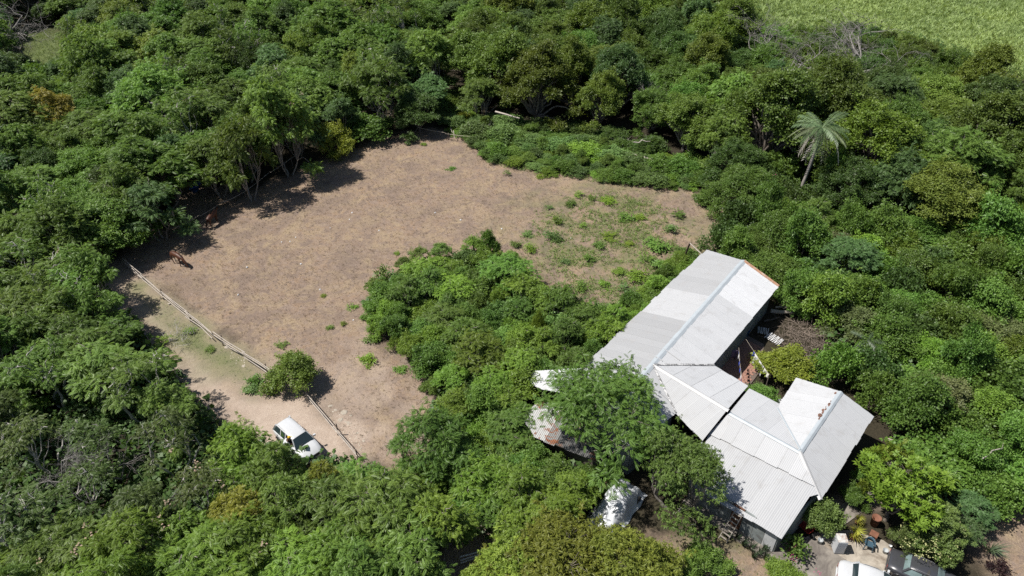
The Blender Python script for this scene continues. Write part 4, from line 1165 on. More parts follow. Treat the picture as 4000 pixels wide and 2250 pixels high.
def make_car(name, loc, rz, label, paint, L=4.2, W=1.74, H=1.62, stations=None, cabin=None, glass=None, open_door=False):
    """x forward. stations: (x, half width, bottom, belt, hood height); cabin: x of screen base, roof front, roof rear, rear screen base."""
    e = empty(name, (loc[0], loc[1], 0.06), rz)
    tag(e, label, 'car')
    glass = glass or M_glass
    mb = MB(); rings = []
    for x, w, zb, zs, zt in stations:
        half = [(w * .86, zb), (w * .99, zb + .12), (w, zs - .22), (w * .985, zs - .06), (w * .93, zs), (w * .6, zt - .01), (0.0, zt)]
        ring = [(x, -y, z) for y, z in half] + [(x, y, z) for y, z in half[-2::-1]]
        rings.append(ring)
    mb.loft(rings)
    mb.build('body', paint, e)
    xb, xf, xr, xe = cabin
    belt = max(s[3] for s in stations) - .0
    wt, wbt = W / 2 * .70, W / 2 * .90
    # roof with pillars
    rf = MB()
    rr = []
    for x, z, w in ((xf + .12, H - .07, wt * .95), (xf, H - .03, wt), ((xf + xr) / 2, H, wt * 1.02), (xr, H - .03, wt), (xr - .1, H - .09, wt * .97)):
        rr.append([(x, -w, z - .07), (x, -w * .92, z - .012), (x, -w * .5, z + .012), (x, 0, z + .018), (x, w * .5, z + .012), (x, w * .92, z - .012), (x, w, z - .07), (x, 0, z - .06)])
    rf.loft(rr)
    rf.build('roof', paint, e)
    for s in (-1, 1):
        pl = MB(); pl.beam((xb, s * wbt * .96, belt - .04), (xf + .1, s * wt * .96, H - .08), .07, .09)
        pl.build('pillar', paint, e)
        pl = MB(); pl.beam((xe, s * wbt * .94, belt - .04), (xr - .08, s * wt * .95, H - .1), .12, .16)
        pl.build('pillar', paint, e)
        for k in (.36, .68) if xf - xr > 1.6 else (.5,):
            xm = xf + (xr - xf) * k
            pl = MB(); pl.beam((xm, s * wbt, belt - .05), (xm, s * wt * .99, H - .08), .08, .05); pl.build('pillar', paint, e)
    def pane(nm, P_, mt):
        g = MB(); n = (Vector(P_[1]) - Vector(P_[0])).cross(Vector(P_[2]) - Vector(P_[0])).normalized() * .012
        g.add([Vector(p) - n for p in P_] + [Vector(p) + n for p in P_], [(3, 2, 1, 0), (4, 5, 6, 7), (0, 1, 5, 4), (1, 2, 6, 5), (2, 3, 7, 6), (3, 0, 4, 7)])
        return g.build(nm, mt, e)
    i_ = .97
    pane('windscreen', [(xb + .02, -wbt * i_, belt), (xb + .02, wbt * i_, belt), (xf + .13, wt * .93, H - .06), (xf + .13, -wt * .93, H - .06)], glass)
    pane('rear_window', [(xe - .01, wbt * .93, belt), (xe - .01, -wbt * .93, belt), (xr - .1, -wt * .9, H - .09), (xr - .1, wt * .9, H - .09)], glass)
    for s in (-1, 1):
        ks = [0, .36, .68, 1] if xf - xr > 1.6 else [0, .5, 1]
        for a, b in zip(ks[:-1], ks[1:]):
            xa0 = (xb + (xe - xb) * a) if a in (0,) else xf + (xr - xf) * a
            xb0 = xe if b == 1 else xf + (xr - xf) * b
            xa1, xb1 = xf + (xr - xf) * a, xf + (xr - xf) * b
            if open_door and s == -1 and a == 0: continue
            pane('side_window', [(xa0 - .06, s * wbt * .985, belt), (xb0 + .06, s * wbt * .985, belt), (xb1 + .03, s * wt * .99, H - .11), (xa1 - .03, s * wt * .99, H - .11)], glass)
    for s in (-1, 1):
        for xs in (xb - .32, xf + (xr - xf) * .45, xr + .35):
            sm_ = MB(); sm_.box((xs, s * (W / 2 - .004), (belt + .32) / 2 + .12), (.016, .02, belt - .42)); sm_.build('door_seam', M_trim, e)
        rl_ = MB(); rl_.tube([(xf - .1, s * wt * .86, H - .02), (xf - .3, s * wt * .88, H + .035), (xr + .25, s * wt * .88, H + .035), (xr + .05, s * wt * .86, H - .02)], .014, 5); rl_.build('roof_rail', M_rim, e)
        sk_ = MB(); sk_.box(((xb + xe) / 2, s * (W / 2 - .01), .34), (abs(xb - xe) * .72, .03, .12)); sk_.build('sill_trim', M_trim, e)
    bl_ = MB(); bl_.box(((xb + stations[-1][0]) / 2 + .55, 0, .60), (.06, W * .5, .16)); bl_.build('grille', M_trim, e)
    it = MB(); it.box(((xb + xe) / 2, 0, belt - .12), (abs(xb - xe) * .9, W * .78, .2))
    for s in (-.22, .22):
        it.box((xf - .35, s * W, belt + .18), (.18, .42, .6), 0, 0, -.15)
    it.build('seats', M_interior, e)
    r = .32
    for x in (L / 2 - .78, -L / 2 + .78):
        for s in (-1, 1):
            t = MB(); ax = Matrix.Translation((x, s * (W / 2 - .1), r)) @ Matrix.Rotation(R(90), 4, 'X')
            t.lathe(None, [(r * .62, -.1), (r * .93, -.1), (r, -.06), (r, .06), (r * .93, .1), (r * .62, .1)], 18, True, ax)
            w = t.build('wheel', M_tyre, e)
            q = MB(); q.lathe(None, [(0.001, .075 * -s), (r * .3, .08 * -s), (r * .64, .06 * -s), (r * .64, -.06 * -s)], 14, False, ax)
            q.build('rim', M_rim, w)
            ar = MB(); ar.tube([Vector((x + 1.13 * r * math.cos(k), s * (W / 2 - .005), r + 1.13 * r * math.sin(k))) for k in np.linspace(.05, math.pi - .05, 9)], .028, 5)
            ar.build('wheel_arch', M_trim if paint is not M_grey_paint else paint, e)
    s0, s1 = stations[0], stations[-1]
    for s in (-1, 1):
        a = MB(); a.box((s1[0] - .13, s * s1[1] * .82, s1[3] - .08), (.22, .30, .13), s * -.4); a.build('headlight', M_lamp_clear, e)
        a = MB(); a.box((s0[0] + .04, s * s0[1] * .88, s0[3] - .12), (.1, .16, .28)); a.build('tail_light', M_lamp_red, e)
        a = MB(); a.box((xb - .18, s * (W / 2 + .1), belt + .07), (.12, .2, .13), s * -.2); a.build('mirror', paint, e)
        for k in (.30, .66):
            a = MB(); a.box((xf + (xr - xf) * k - .28, s * (W / 2 + .004), belt - .16), (.2, .03, .035)); a.build('door_handle', M_rim, e)
    a = MB(); a.box((s1[0] - .02, 0, .38), (.12, s1[1] * 1.7, .2)); a.build('bumper', paint, e)
    a = MB(); a.box((s0[0] + .02, 0, .40), (.12, s0[1] * 1.75, .22)); a.build('bumper', paint, e)
    a = MB(); a.beam((xb + .05, -.5, belt + .03), (xb - .12, .1, belt + .12), .03, .02); a.build('wiper', M_trim, e)
    if open_door:
        hx = xb - .28
        d = MB(); ang = R(52)
        ca, sa = math.cos(ang), math.sin(ang)
        def D(t, z, o=0): return (hx - t * ca + o * sa, -W / 2 - t * sa + o * ca, z)
        Ld = 1.02
        d.add([D(0, .3), D(Ld, .3), D(Ld, belt), D(0, belt), D(0, .3, .07), D(Ld, .3, .07), D(Ld, belt, .07), D(0, belt, .07)],
              [(0, 1, 2, 3), (7, 6, 5, 4), (0, 4, 5, 1), (3, 2, 6, 7), (1, 5, 6, 2), (0, 3, 7, 4)])
        do = d.build('door', paint, e)
        f = MB(); f.tube([D(.05, belt, .03), D(.5, H - .12, .09), D(Ld - .05, H - .12, .09), D(Ld, belt, .03)], .022, 6); f.build('window_frame', paint, do)
        g = MB(); g.add([D(.1, belt, .03), D(Ld - .04, belt, .03), D(Ld - .06, H - .14, .08), D(.5, H - .14, .08)], [(0, 1, 2, 3)]); g.build('side_window', glass, do)
        h_ = MB(); h_.box(((hx + .25), -W / 2 + .06, .75), (1.0, .05, .85)); 
    return e

def heading(a, b):
    d = b - a
    return math.atan2(d.y, d.x)

SUV = [(-2.08, .70, .45, .82, .84), (-2.02, .80, .34, .98, 1.0), (-1.6, .86, .28, 1.02, 1.03), (-.6, .87, .26, 1.0, 1.02), (.5, .87, .26, .98, 1.0), (.95, .86, .26, .96, 1.02), (1.4, .85, .28, .90, .98), (1.85, .80, .32, .82, .88), (2.08, .66, .40, .68, .72)]
a, b = G(1102, 1643, 1.5), G(1160, 1696, 1.5)
_h = heading(a, b)
cs = a + Vector((math.cos(_h), math.sin(_h), 0)) * 1.8
make_car('parked_suv', (cs.x, cs.y), heading(a, b), 'white hatchback SUV parked by the fence with its driver door open', M_white_paint, 4.16, 1.74, 1.62, SUV, (1.0, .35, -1.6, -1.95), open_door=True)
SUV_RZ, SUV_C = heading(a, b), Vector((cs.x, cs.y, 0))

SED = [(-2.15, .72, .42, .80, .86), (-2.08, .81, .34, .90, .96), (-1.5, .85, .28, .93, .99), (-.6, .86, .26, .93, .95), (.5, .86, .26, .92, .94), (1.0, .85, .26, .90, .96), (1.6, .82, .28, .84, .90), (2.1, .76, .34, .74, .80), (2.2, .68, .40, .68, .70)]
a, b = G(3478, 2176, .95), G(3692, 2258, 1.2)
d = (b - a); d.z = 0; d.normalize()
c0 = a + d * 2.1
make_car('parked_sedan', (c0.x, c0.y), math.atan2(d.y, d.x), 'dark grey boxy sedan parked under the flower-dotted shrub', M_grey_paint, 4.35, 1.72, 1.40, SED, (.95, .38, -.92, -1.3), M_glass_pale)
a2_ = G(3298, 2212, .95)
c1 = a2_ + d * 1.75 + Vector((d.y, -d.x, 0)) * .1
make_car('parked_car', (c1.x, c1.y), math.atan2(d.y, d.x) + .12, 'white rounded car parked on the driveway beside the hedge bush', M_white_paint, 4.1, 1.72, 1.46, [(-2.05, .45, .42, .78, .84), (-1.98, .68, .36, .88, .95), (-1.75, .80, .30, .92, .99)] + SED[2:], (.95, .3, -.9, -1.25))

# ------------------------------------------------------------------ skinned bodies
def skin_mesh(name, joints, edges, root=0, sub=2):
    """joints: (x, y, z, rx, ry). Grows one continuous surface with Skin + Subdivision and returns it as a mesh."""
    m = bpy.data.meshes.new(name)
    m.from_pydata([j[:3] for j in joints], edges, [])
    o = bpy.data.objects.new(name, m)
    COL.objects.link(o)
    sk = o.modifiers.new('skin', 'SKIN')
    sk.use_smooth_shade = True
    if not m.skin_vertices: m.attributes  # layer is made by the modifier
    lay = m.skin_vertices[0].data if m.skin_vertices else None
    if lay is None:
        bpy.context.view_layer.objects.active = o
        o.select_set(True)
        bpy.ops.object.skin_root_mark() if False else None
    for i, j in enumerate(joints):
        lay[i].radius = (j[3], j[4] if len(j) > 4 else j[3])
        lay[i].use_root = (i == root)
    ss = o.modifiers.new('sub', 'SUBSURF'); ss.levels = sub; ss.render_levels = sub
    dg = bpy.context.evaluated_depsgraph_get()
    dg.update()
    out = bpy.data.meshes.new_from_object(o.evaluated_get(dg))
    bpy.data.objects.remove(o)
    out.name = name
    for p in out.polygons: p.use_smooth = True
    return out

def skinned(name, joints, edges, mat, parent, root=0, sub=2):
    m = skin_mesh(name, joints, edges, root, sub)
    m.materials.clear(); m.materials.append(mat)
    return link(name, m, parent)

M_bay = mat_simple('bay_coat', (.085, .032, .017), .5, var=.3, scale=3, dirt=(.03, .014, .01), dirt_amt=.35)
M_black_hair = mat_simple('black_hair', (.012, .010, .009), .6)
M_hoof = mat_simple('hoof', (.05, .045, .04), .6)
M_white_sock = mat_simple('white_sock', (.55, .53, .5), .7)

def make_horse(loc, rz, label, neck, head, stride=(.12, -.15, -.1, .2), sock=False):
    """x forward, standing on z = 0. neck: two points, head: poll and nose."""
    e = empty('horse', (loc[0], loc[1], -.02), rz)
    tag(e, label, 'horse', 'bay horses in the paddock')
    J = [(0, 0, 1.12, .27, .30),        # 0 barrel
         (.38, 0, 1.14, .25, .31),      # 1 ribs
         (.66, 0, 1.18, .20, .28),      # 2 withers / chest
         (-.38, 0, 1.14, .25, .28),     # 3 flank
         (-.66, 0, 1.18, .25, .25),     # 4 croup
         (-.84, 0, 1.10, .15, .18)]     # 5 buttock
    E_ = [(0, 1), (1, 2), (0, 3), (3, 4), (4, 5)]
    n0, n1 = neck
    J += [(*n0, .15, .19), (*n1, .10, .135)]
    E_ += [(2, 6), (6, 7)]
    poll, nose = head
    mid = tuple((poll[i] * .55 + nose[i] * .45) for i in range(3))
    J += [(*poll, .095, .11), (*mid, .085, .10), (*nose, .06, .065)]
    E_ += [(7, 8), (8, 9), (9, 10)]
    feet = []
    for k, (x, y, s) in enumerate(((.60, .15, stride[0]), (.60, -.15, stride[1]), (-.66, .16, stride[2]), (-.66, -.16, stride[3]))):
        b = len(J)
        if k < 2:
            J += [(x, y, .92, .11, .12), (x + s * .4, y * .95, .52, .058, .062), (x + s * .8, y * .9, .18, .038, .04), (x + s, y * .9, .05, .05, .05)]
            E_ += [(2, b), (b, b + 1), (b + 1, b + 2), (b + 2, b + 3)]
        else:
            J += [(x + .08, y, .88, .13, .16), (x - .10 + s * .5, y, .52, .062, .07), (x - .02 + s * .85, y, .2, .04, .042), (x + s, y, .05, .05, .05)]
            E_ += [(4, b), (b, b + 1), (b + 1, b + 2), (b + 2, b + 3)]
        feet.append(J[-1][:3])
    skinned('body', J, E_, M_bay, e)
    for i, f in enumerate(feet):
        h = MB(); h.lathe((f[0] + .01, f[1], 0.0), [(.062, 0.0), (.05, .08), (.001, .085)], 8); h.build('hoof', M_hoof, e)
        if sock and i in (0, 2):
            q = MB(); q.tube([(f[0], f[1], .07), (f[0] - .01, f[1], .2)], .047, 8, False); q.build('white_sock', M_white_sock, e)
    t = MB(); t.tube([(-.88, 0, 1.2), (-1.0, 0, 1.05), (-1.03, .02, .75), (-1.0, .03, .45)], [.05, .07, .075, .02], 7); t.build('tail', M_black_hair, e)
    mn = MB(); P_ = [Vector((.62, 0, 1.42)), Vector(n0) + Vector((-.03, 0, .17)), Vector(n1) + Vector((-.02, 0, .12)), Vector(poll) + Vector((0, 0, .1))]
    mn.tube(P_, [.03, .05, .05, .03], 6); mn.build('mane', M_black_hair, e)
    up = (Vector(poll) - Vector(nose)).normalized()
    for s in (-1, 1):
        r = MB(); base = Vector(poll) + Vector((0, s * .06, .06)); r.tube([base, base + up * .06 + Vector((0, s * .02, .06)), base + up * .1 + Vector((0, s * .03, .12))], [.03, .032, .004], 6); r.build('ear', M_bay, e)
    return e
p = G(835, 878); tail = G(806, 870); hd = G(866, 845)
make_horse((p.x, p.y), heading(G(815, 895), G(852, 862)), 'bay horse facing away with lifted head near the rope fence', ((.92, 0, 1.32), (1.15, .06, 1.36)), ((1.30, .1, 1.38), (1.52, .22, 1.1)), (.22, -.05, -.32, .12))
p = G(698, 1030)
make_horse((p.x, p.y), heading(G(672, 1020), G(722, 1045)), 'bay horse with white sock grazing near the pole fence', ((.95, 0, 1.05), (1.25, 0, .75)), ((1.40, 0, .55), (1.62, .02, .16)), (.2, -.12, -.05, .15), True)

# ------------------------------------------------------------------ person leaning into the white SUV
M_shirt = mat_simple('white_shirt', (.52, .53, .55), .8, var=.06)
M_skin = mat_simple('dark_skin', (.085, .045, .028), .55)
M_trousers = mat_simple('dark_trousers', (.03, .032, .04), .8)
M_cap_y = mat_simple('yellow_cap', (.55, .36, .02), .6)
pp = G(1108, 1742, .9)
PE = empty('person', (pp.x, pp.y, 0.0), SUV_RZ + R(62))
tag(PE, 'person in white shirt and yellow cap leaning into the open car door', 'person')
J = [(0, 0, .92, .15, .13), (.14, 0, 1.15, .15, .14), (.30, 0, 1.32, .17, .15), (.40, 0, 1.42, .07, .07), (.48, 0, 1.52, .09, .10), (.52, 0, 1.62, .095, .11),
     (.30, .19, 1.34, .07, .07), (.46, .24, 1.10, .05, .05), (.66, .2, 1.02, .038, .038), (.76, .19, 1.0, .035, .02),
     (.30, -.19, 1.34, .07, .07), (.48, -.24, 1.12, .05, .05), (.68, -.18, 1.06, .038, .038), (.78, -.16, 1.05, .035, .02),
     (0, .10, .85, .10, .11), (.04, .12, .48, .07, .075), (-.06, .12, .1, .05, .05), (.10, .13, .05, .045, .035),
     (0, -.10, .85, .10, .11), (.0, -.12, .48, .07, .075), (-.14, -.12, .1, .05, .05), (.02, -.13, .05, .045, .035)]
E_ = [(0, 1), (1, 2), (2, 3), (3, 4), (4, 5), (2, 6), (6, 7), (7, 8), (8, 9), (2, 10), (10, 11), (11, 12), (12, 13), (0, 14), (14, 15), (15, 16), (16, 17), (0, 18), (18, 19), (19, 20), (20, 21)]
skinned('body', J, E_, M_skin, PE)
fat = lambda i, k: (*J[i][:3], J[i][3] * k, J[i][4] * k)
skinned('shirt', [fat(0, 1.12), fat(1, 1.14), fat(2, 1.12), fat(6, 1.25), fat(7, 1.3), fat(10, 1.25), fat(11, 1.3)], [(0, 1), (1, 2), (2, 3), (3, 4), (2, 5), (5, 6)], M_shirt, PE)
skinned('trousers', [(0, 0, .93, .165, .145)] + [fat(i, 1.15) for i in (14, 15, 16, 18, 19, 20)], [(0, 1), (1, 2), (2, 3), (0, 4), (4, 5), (5, 6)], M_trousers, PE)
cp = MB(); cp.lathe((.52, 0, 1.66), [(.115, -.01), (.112, .04), (.08, .085), (.03, .1), (.001, .102)], 14); cp.box((.66, 0, 1.655), (.13, .15, .015), 0, 0, .2)
cp.build('cap', M_cap_y, PE)
for s in (1, -1):
    i = 9 if s > 0 else 13
    for k in range(4):
        b = Vector(J[i][:3]); f = MB(); y = (k - 1.5) * .018
        f.tube([b + Vector((-.01, y, 0)), b + Vector((.045, y * 1.2, .0)), b + Vector((.07 + .008 * (k in (1, 2)), y * 1.2, -.025))], [.009, .0085, .007], 6); f.build('finger', M_skin, PE)
    f = MB(); f.tube([b + Vector((-.03, -s * .025, 0)), b + Vector((.01, -s * .05, .0)), b + Vector((.03, -s * .055, -.015))], [.01, .01, .008], 6); f.build('thumb', M_skin, PE)

# ------------------------------------------------------------------ fences
M_pole = mat_simple('weathered_pole', (.38, .335, .29), .8, var=.25, scale=2.5)
M_white_pipe = mat_simple('white_pipe', (.56, .56, .56), .4, var=.08, scale=3)
M_post = mat_simple('fence_post', (.15, .12, .10), .9, var=.3)
M_rope = mat_simple('pale_rope', (.42, .37, .30), .9)
def fence(label, px, zs, mat, r, posts=(), post_h=1.15, name='pole_fence', sag=.03, jit=.05):
    P0 = [G(u, v, 0) for u, v in px]
    e = empty(name, P0[0]); tag(e, label, 'fence')
    o = P0[0]
    rs = np.random.default_rng(int(px[0][0]))
    for k, z in enumerate(zs):
        for i in range(len(P0) - 1):
            a, b = P0[i], P0[i + 1]
            L = (b - a).length
            n = max(1, int(round(L / 4.5)))
            off = 0
            for j in range(n):
                mb = MB()
                q0 = a.lerp(b, j / n) - o; q1 = a.lerp(b, min(1, (j + 1.06) / n)) - o
                side = Vector(((b - a).y, -(b - a).x, 0)).normalized() * (.05 * (j % 2) + rs.normal() * jit)
                zz0, zz1 = z + rs.normal() * .05, z + rs.normal() * .05
                mid = q0.lerp(q1, .5)
                mb.tube([(q0.x + side.x, q0.y + side.y, zz0), (mid.x, mid.y, (zz0 + zz1) / 2 - sag), (q1.x + side.x, q1.y + side.y, zz1)], [r, r * .95, r * .85], 6)
                mb.build('rail', mat, e)
    for t in posts:
        tot = len(P0) - 1; i = min(int(t * tot), tot - 1); f = t * tot - i
        q = P0[i].lerp(P0[i + 1], f) - o
        mb = MB(); mb.tube([(q.x, q.y + .06, -.2), (q.x + rs.normal() * .05, q.y + .06, post_h * (.9 + .2 * rs.random()))], [.055, .045], 7)
        mb.build('post', M_post, e)
    return e
fence('long fence of bleached poles between the paddock and the dirt track', [(490, 1040), (640, 1170), (840, 1330), (1085, 1490)], (.35, .75, 1.0), M_pole, .045, (.02, .33, .52, .71, .95))
fence('short run of grey pipe rail fence beside the white SUV', [(1200, 1560), (1310, 1690), (1400, 1800)], (.45, .8), M_pole, .04, (.02, .55, .98))
fence('white pipe rails showing between the trees below the paddock', [(1490, 1920), (1560, 1985)], (.4, .65, .9), M_white_pipe, .045, (0.05, .95))
fence('single bamboo rail fence at the shaded end of the scrub clump', [(1720, 1985), (1860, 2125)], (.5,), M_pole, .05, (.1, .95), .8)
fence('crossed white pipe rails at the fence corner near the mango tree', [(1800, 2215), (1900, 2180), (2030, 2110)], (.5, .75, .95), M_white_pipe, .05, (.4, .98), 1.0)
fence('sagging rope fence beside the horse that lifts its head', [(690, 920), (790, 870), (872, 820), (960, 780), (1060, 700), (1150, 640)], (.95,), M_rope, .025, (.33, .6, .98), .95, 'rope_fence', .08, .02)
fence('pale rope fence along the top corner of the paddock', [(1630, 520), (1740, 545), (1850, 560)], (.9,), M_rope, .03, (.05, .55, .95), 1.0, 'rope_fence', .06, .02)

# ------------------------------------------------------------------ palm trees
M_frond = mat_leaf('palm_leaf', rough=.45, transl=.25, spec=.45)
def frond_mesh(L, sag, n=26, w=.34, seed=0):
    rs = np.random.default_rng(seed)
    V, T = [], []
    rach = MB()
    pts = [Vector((L * t, 0, L * (.35 * t - sag * t * t))) for t in np.linspace(0, 1, n + 1)]
    for i in range(1, n + 1):
        p = pts[i]; t = i / n
        ll = w * (.35 + 1.5 * t * (1.25 - t)) * 2.0
        for s in (-1, 1):
            d = Vector((.55, s * .8, -.25 - .35 * t + rs.normal() * .12)).normalized()
            q = leaf(p, d, ll * (.85 + .3 * rs.random()), .075, .3)
            V += q; T.append(rs.random() * .6 + .2)
        q0, q1 = pts[i - 1], pts[i]
        V += [q0 + Vector((0, -.02, .01)), q1 + Vector((0, -.015, .01)), q1 + Vector((0, .015, .01)), q0 + Vector((0, .02, .01))]; T.append(.9)
    V = np.array([tuple(v) for v in V])
    return np_mesh('frond', V, np.arange(len(V)).reshape(-1, 4), M_frond, False, {'tint': ('FACE', 'FLOAT', np.array(T))})
FR = [frond_mesh(2.5, s_, 26, .36, k) for k, s_ in enumerate((.45, .75, 1.05, 1.3))]
M_palm_trunk = mat_simple('palm_trunk', (.26, .235, .215), .85, var=.2, scale=4)
def palm(base, top, n, label, scale=1.0, cols=((.125, .195, .085), (.20, .24, .13), (.36, .34, .29)), name='palm_tree', trunk_r=.19, seed=0):
    rs = np.random.default_rng(seed)
    e = empty(name, (base[0], base[1], 0)); tag(e, label, 'palm')
    b = Vector((0, 0, -.1)); t = Vector(top) - Vector((base[0], base[1], 0))
    mb = MB(); pts = [b.lerp(t, k / 8) + Vector((math.sin(k / 8 * 3.14) * .15, 0, 0)) for k in range(9)]
    mb.tube(pts, [trunk_r * (1.25 - .1 * k if k < 3 else .95) * (.8 if k > 6 else 1) for k in range(9)], 9)
    mb.build('trunk', M_palm_trunk, e)
    for k in range(n):
        f = link('frond', FR[k * 4 // n], e)
        f.location = t
        f.rotation_euler = (rs.normal() * .15, rs.normal() * .1 - .5 + .75 * k / n, k * 2.4 + rs.normal() * .2)
        f.scale = (scale * rs.uniform(.85, 1.1),) * 3
        c = cols[0] if k < n * .55 else (cols[1] if k < n * .8 else cols[2])
        f.color = (*c, 1)
    return e
t0 = G(3212, 500, 9.0)
palm((t0.x - .9, t0.y - .3), (t0.x, t0.y, 9.0), 30, 'tall leaning palm with drooping grey-tipped fronds', 1.08, seed=3)
p = G(3600, 1545, 1.5); palm((p.x, p.y), (p.x, p.y, 1.3), 8, 'low young palm with yellowish fronds beside the cross-gabled roof', .55, ((.13, .17, .04), (.2, .2, .06), (.2, .2, .06)), 'young_palm', .06, 5)
p = G(3390, 1330, 1.8); palm((p.x, p.y), (p.x, p.y, 1.8), 9, 'grey-green young palm in the thicket near the brush pile', .6, ((.08, .12, .06),) * 3, 'young_palm', .06, 6)

# ------------------------------------------------------------------ spiky plants and pot plants
def blades(name, n, L, w, spread, seed, mat=None, up=1.0):
    rs = np.random.default_rng(seed)
    V, T = [], []
    for k in range(n):
        a = rs.random() * 6.28; tl = spread * (.3 + .7 * rs.random())
        d = Vector((math.cos(a) * tl, math.sin(a) * tl, up)).normalized()
        b = Vector((math.cos(a), math.sin(a), 0)) * .06 * rs.random()
        l = L * (.6 + .5 * rs.random()); s = d.cross(Vector((math.cos(a + .5), math.sin(a + .5), .3))).normalized() * w / 2
        m1 = b + d * l * .5; tip = b + d * l + Vector((math.cos(a), math.sin(a), -.7)) * l * spread * .25
        V += [b - s * .6, m1 - s, m1 + s, b + s * .6, m1 - s, tip, tip, m1 + s]; T += [rs.random(), rs.random()]
    V = np.array([tuple(v) for v in V])
    return np_mesh(name, V, np.arange(len(V)).reshape(-1, 4), mat or M_gloss, False, {'tint': ('FACE', 'FLOAT', np.array(T))})
SNAKE = [blades('blades', 34, 1.0, .07, .55, k) for k in range(3)]
for i, (u, v) in enumerate([(2840, 2085), (2880, 2095), (2905, 2120), (2935, 2135), (2965, 2155), (2990, 2175), (3010, 2195), (2945, 2165), (2985, 2140)]):
    p = G(u, v, .3)
    o = link('spiky_plant', SNAKE[i % 3]); o.location = (p.x, p.y, -.03); o.rotation_euler = (0, 0, i * 1.3); o.scale = (.8, .8, .75 + .1 * (i % 3))
    o.color = (.05, .075, .04, 1)
    tag(o, f'dark spiky-leaved plant, {["first", "second", "third", "fourth", "fifth", "sixth", "seventh", "eighth", "ninth"][i]} of the row below the porch wall from the ladder', 'plant', 'spiky plants along the porch wall')
p = G(3875, 2140, .4); o = link('grass_clump', blades('blades', 60, 1.3, .05, 1.1, 9)); o.location = (p.x, p.y, 0); o.color = (.09, .13, .07, 1); tag(o, 'arching grey-green grass clump beside the purple shrub', 'plant')
DRAC = blades('leaf_rosette', 46, .62, .085, 1.6, 12, None, .9)
M_pot = mat_simple('clay_pot', (.22, .10, .06), .8, var=.2)
def potted(u, v, s, col, label):
    p = G(u, v, .5); e = empty('potted_plant', (p.x, p.y, .05)); tag(e, label, 'plant')
    mb = MB(); mb.lathe((0, 0, 0), [(.001, .01), (.15 * s, .01), (.2 * s, .28 * s), (.17 * s, .28 * s), (.16 * s, .24 * s), (.001, .24 * s)], 14); mb.build('pot', M_pot, e)
    o = link('leaf_rosette', DRAC, e); o.location = (0, 0, .35 * s); o.scale = (s, s, s); o.color = (*col, 1)
    o2 = link('leaf_rosette', DRAC, e); o2.location = (0.05, 0, .75 * s); o2.scale = (s * .9, s * .9, s * .9); o2.rotation_euler = (0, 0, 1.1); o2.color = (*col, 1)
potted(3335, 2088, 1.05, (.30, .30, .045), 'striking yellow-striped potted plant between the cabinet and plastic chair')
potted(3352, 2028, .7, (.26, .27, .04), 'smaller yellow potted plant behind the yellow-striped one')
potted(3345, 1825, .6, (.22, .16, .03), 'orange-tinged potted plant against the house side wall')
# bougainvillea and oleander flower heads
M_pink = mat_simple('pink_petals', (.42, .06, .18), .6, var=.3, scale=9)
def flowers(spots, label, mat, n=26, r=.28, s=.09):
    rs = np.random.default_rng(len(label)); u, v, z = spots[0]
    o0 = G(u, v, z); V = []
    for (u, v, z) in spots:
        c = G(u, v, z) - o0
        for k in range(n):
            q = np.array(c) + rs.normal(0, r, 3); d = rs.normal(size=3)
            V += [tuple(x) for x in leaf(q, d, s, s * .8, .1)]
    m = np_mesh('flowers', np.array(V), np.arange(len(V)).reshape(-1, 4), mat)
    o = link('flowers', m); o.location = o0; tag(o, label, 'flowers', kind='stuff')
flowers([(3325, 675, 3.2), (3405, 700, 3.2), (3420, 720, 3.2), (3500, 730, 3.2), (3010, 705, 2.6), (3330, 700, 3)], 'pink bougainvillea flowers in the thicket below the palm', M_pink, 20, .3, .14)
flowers([(3095, 2178, .9), (3200, 2245, 1.1), (3105, 2130, 1.0), (3090, 2140, .7)], 'pink flowers on the shrubs at the house corner', M_pink, 16, .13, .07)
M_cream = mat_simple('cream_flower_heads', (.36, .36, .16), .8, var=.2)
rs = np.random.default_rng(44)
flowers([(3640 + 130 * math.cos(a) * q, 2085 + 110 * math.sin(a) * q, 3.1 - q * 1.0) for a, q in zip(rs.random(80) * 6.28, np.sqrt(rs.random(80)))], 'cream flower heads dotting the glossy shrub', M_cream, 5, .07, .1)
M_pods = mat_simple('dry_seed_pods', (.27, .20, .14), .8, var=.3)
flowers([(660, 1765, 5.6), (770, 1805, 5.5), (765, 1835, 5.3), (870, 1885, 5.5), (650, 1965, 5.2), (610, 2020, 5.2), (330, 2050, 5), (360, 2085, 5), (300, 2130, 5), (290, 2150, 5), (380, 2130, 5), (640, 2055, 5.2), (1025, 2130, 5), (160, 2195, 5), (1690, 2010, 5),
         (1140, 405, 10.5), (1180, 370, 10.5), (1060, 360, 11), (720, 390, 9), (230, 80 + 900, 6), (170, 820, 6.5), (100, 790, 6.5)], 'pale dry seed pods hanging in the feathery trees', M_pods, 8, .12, .16)

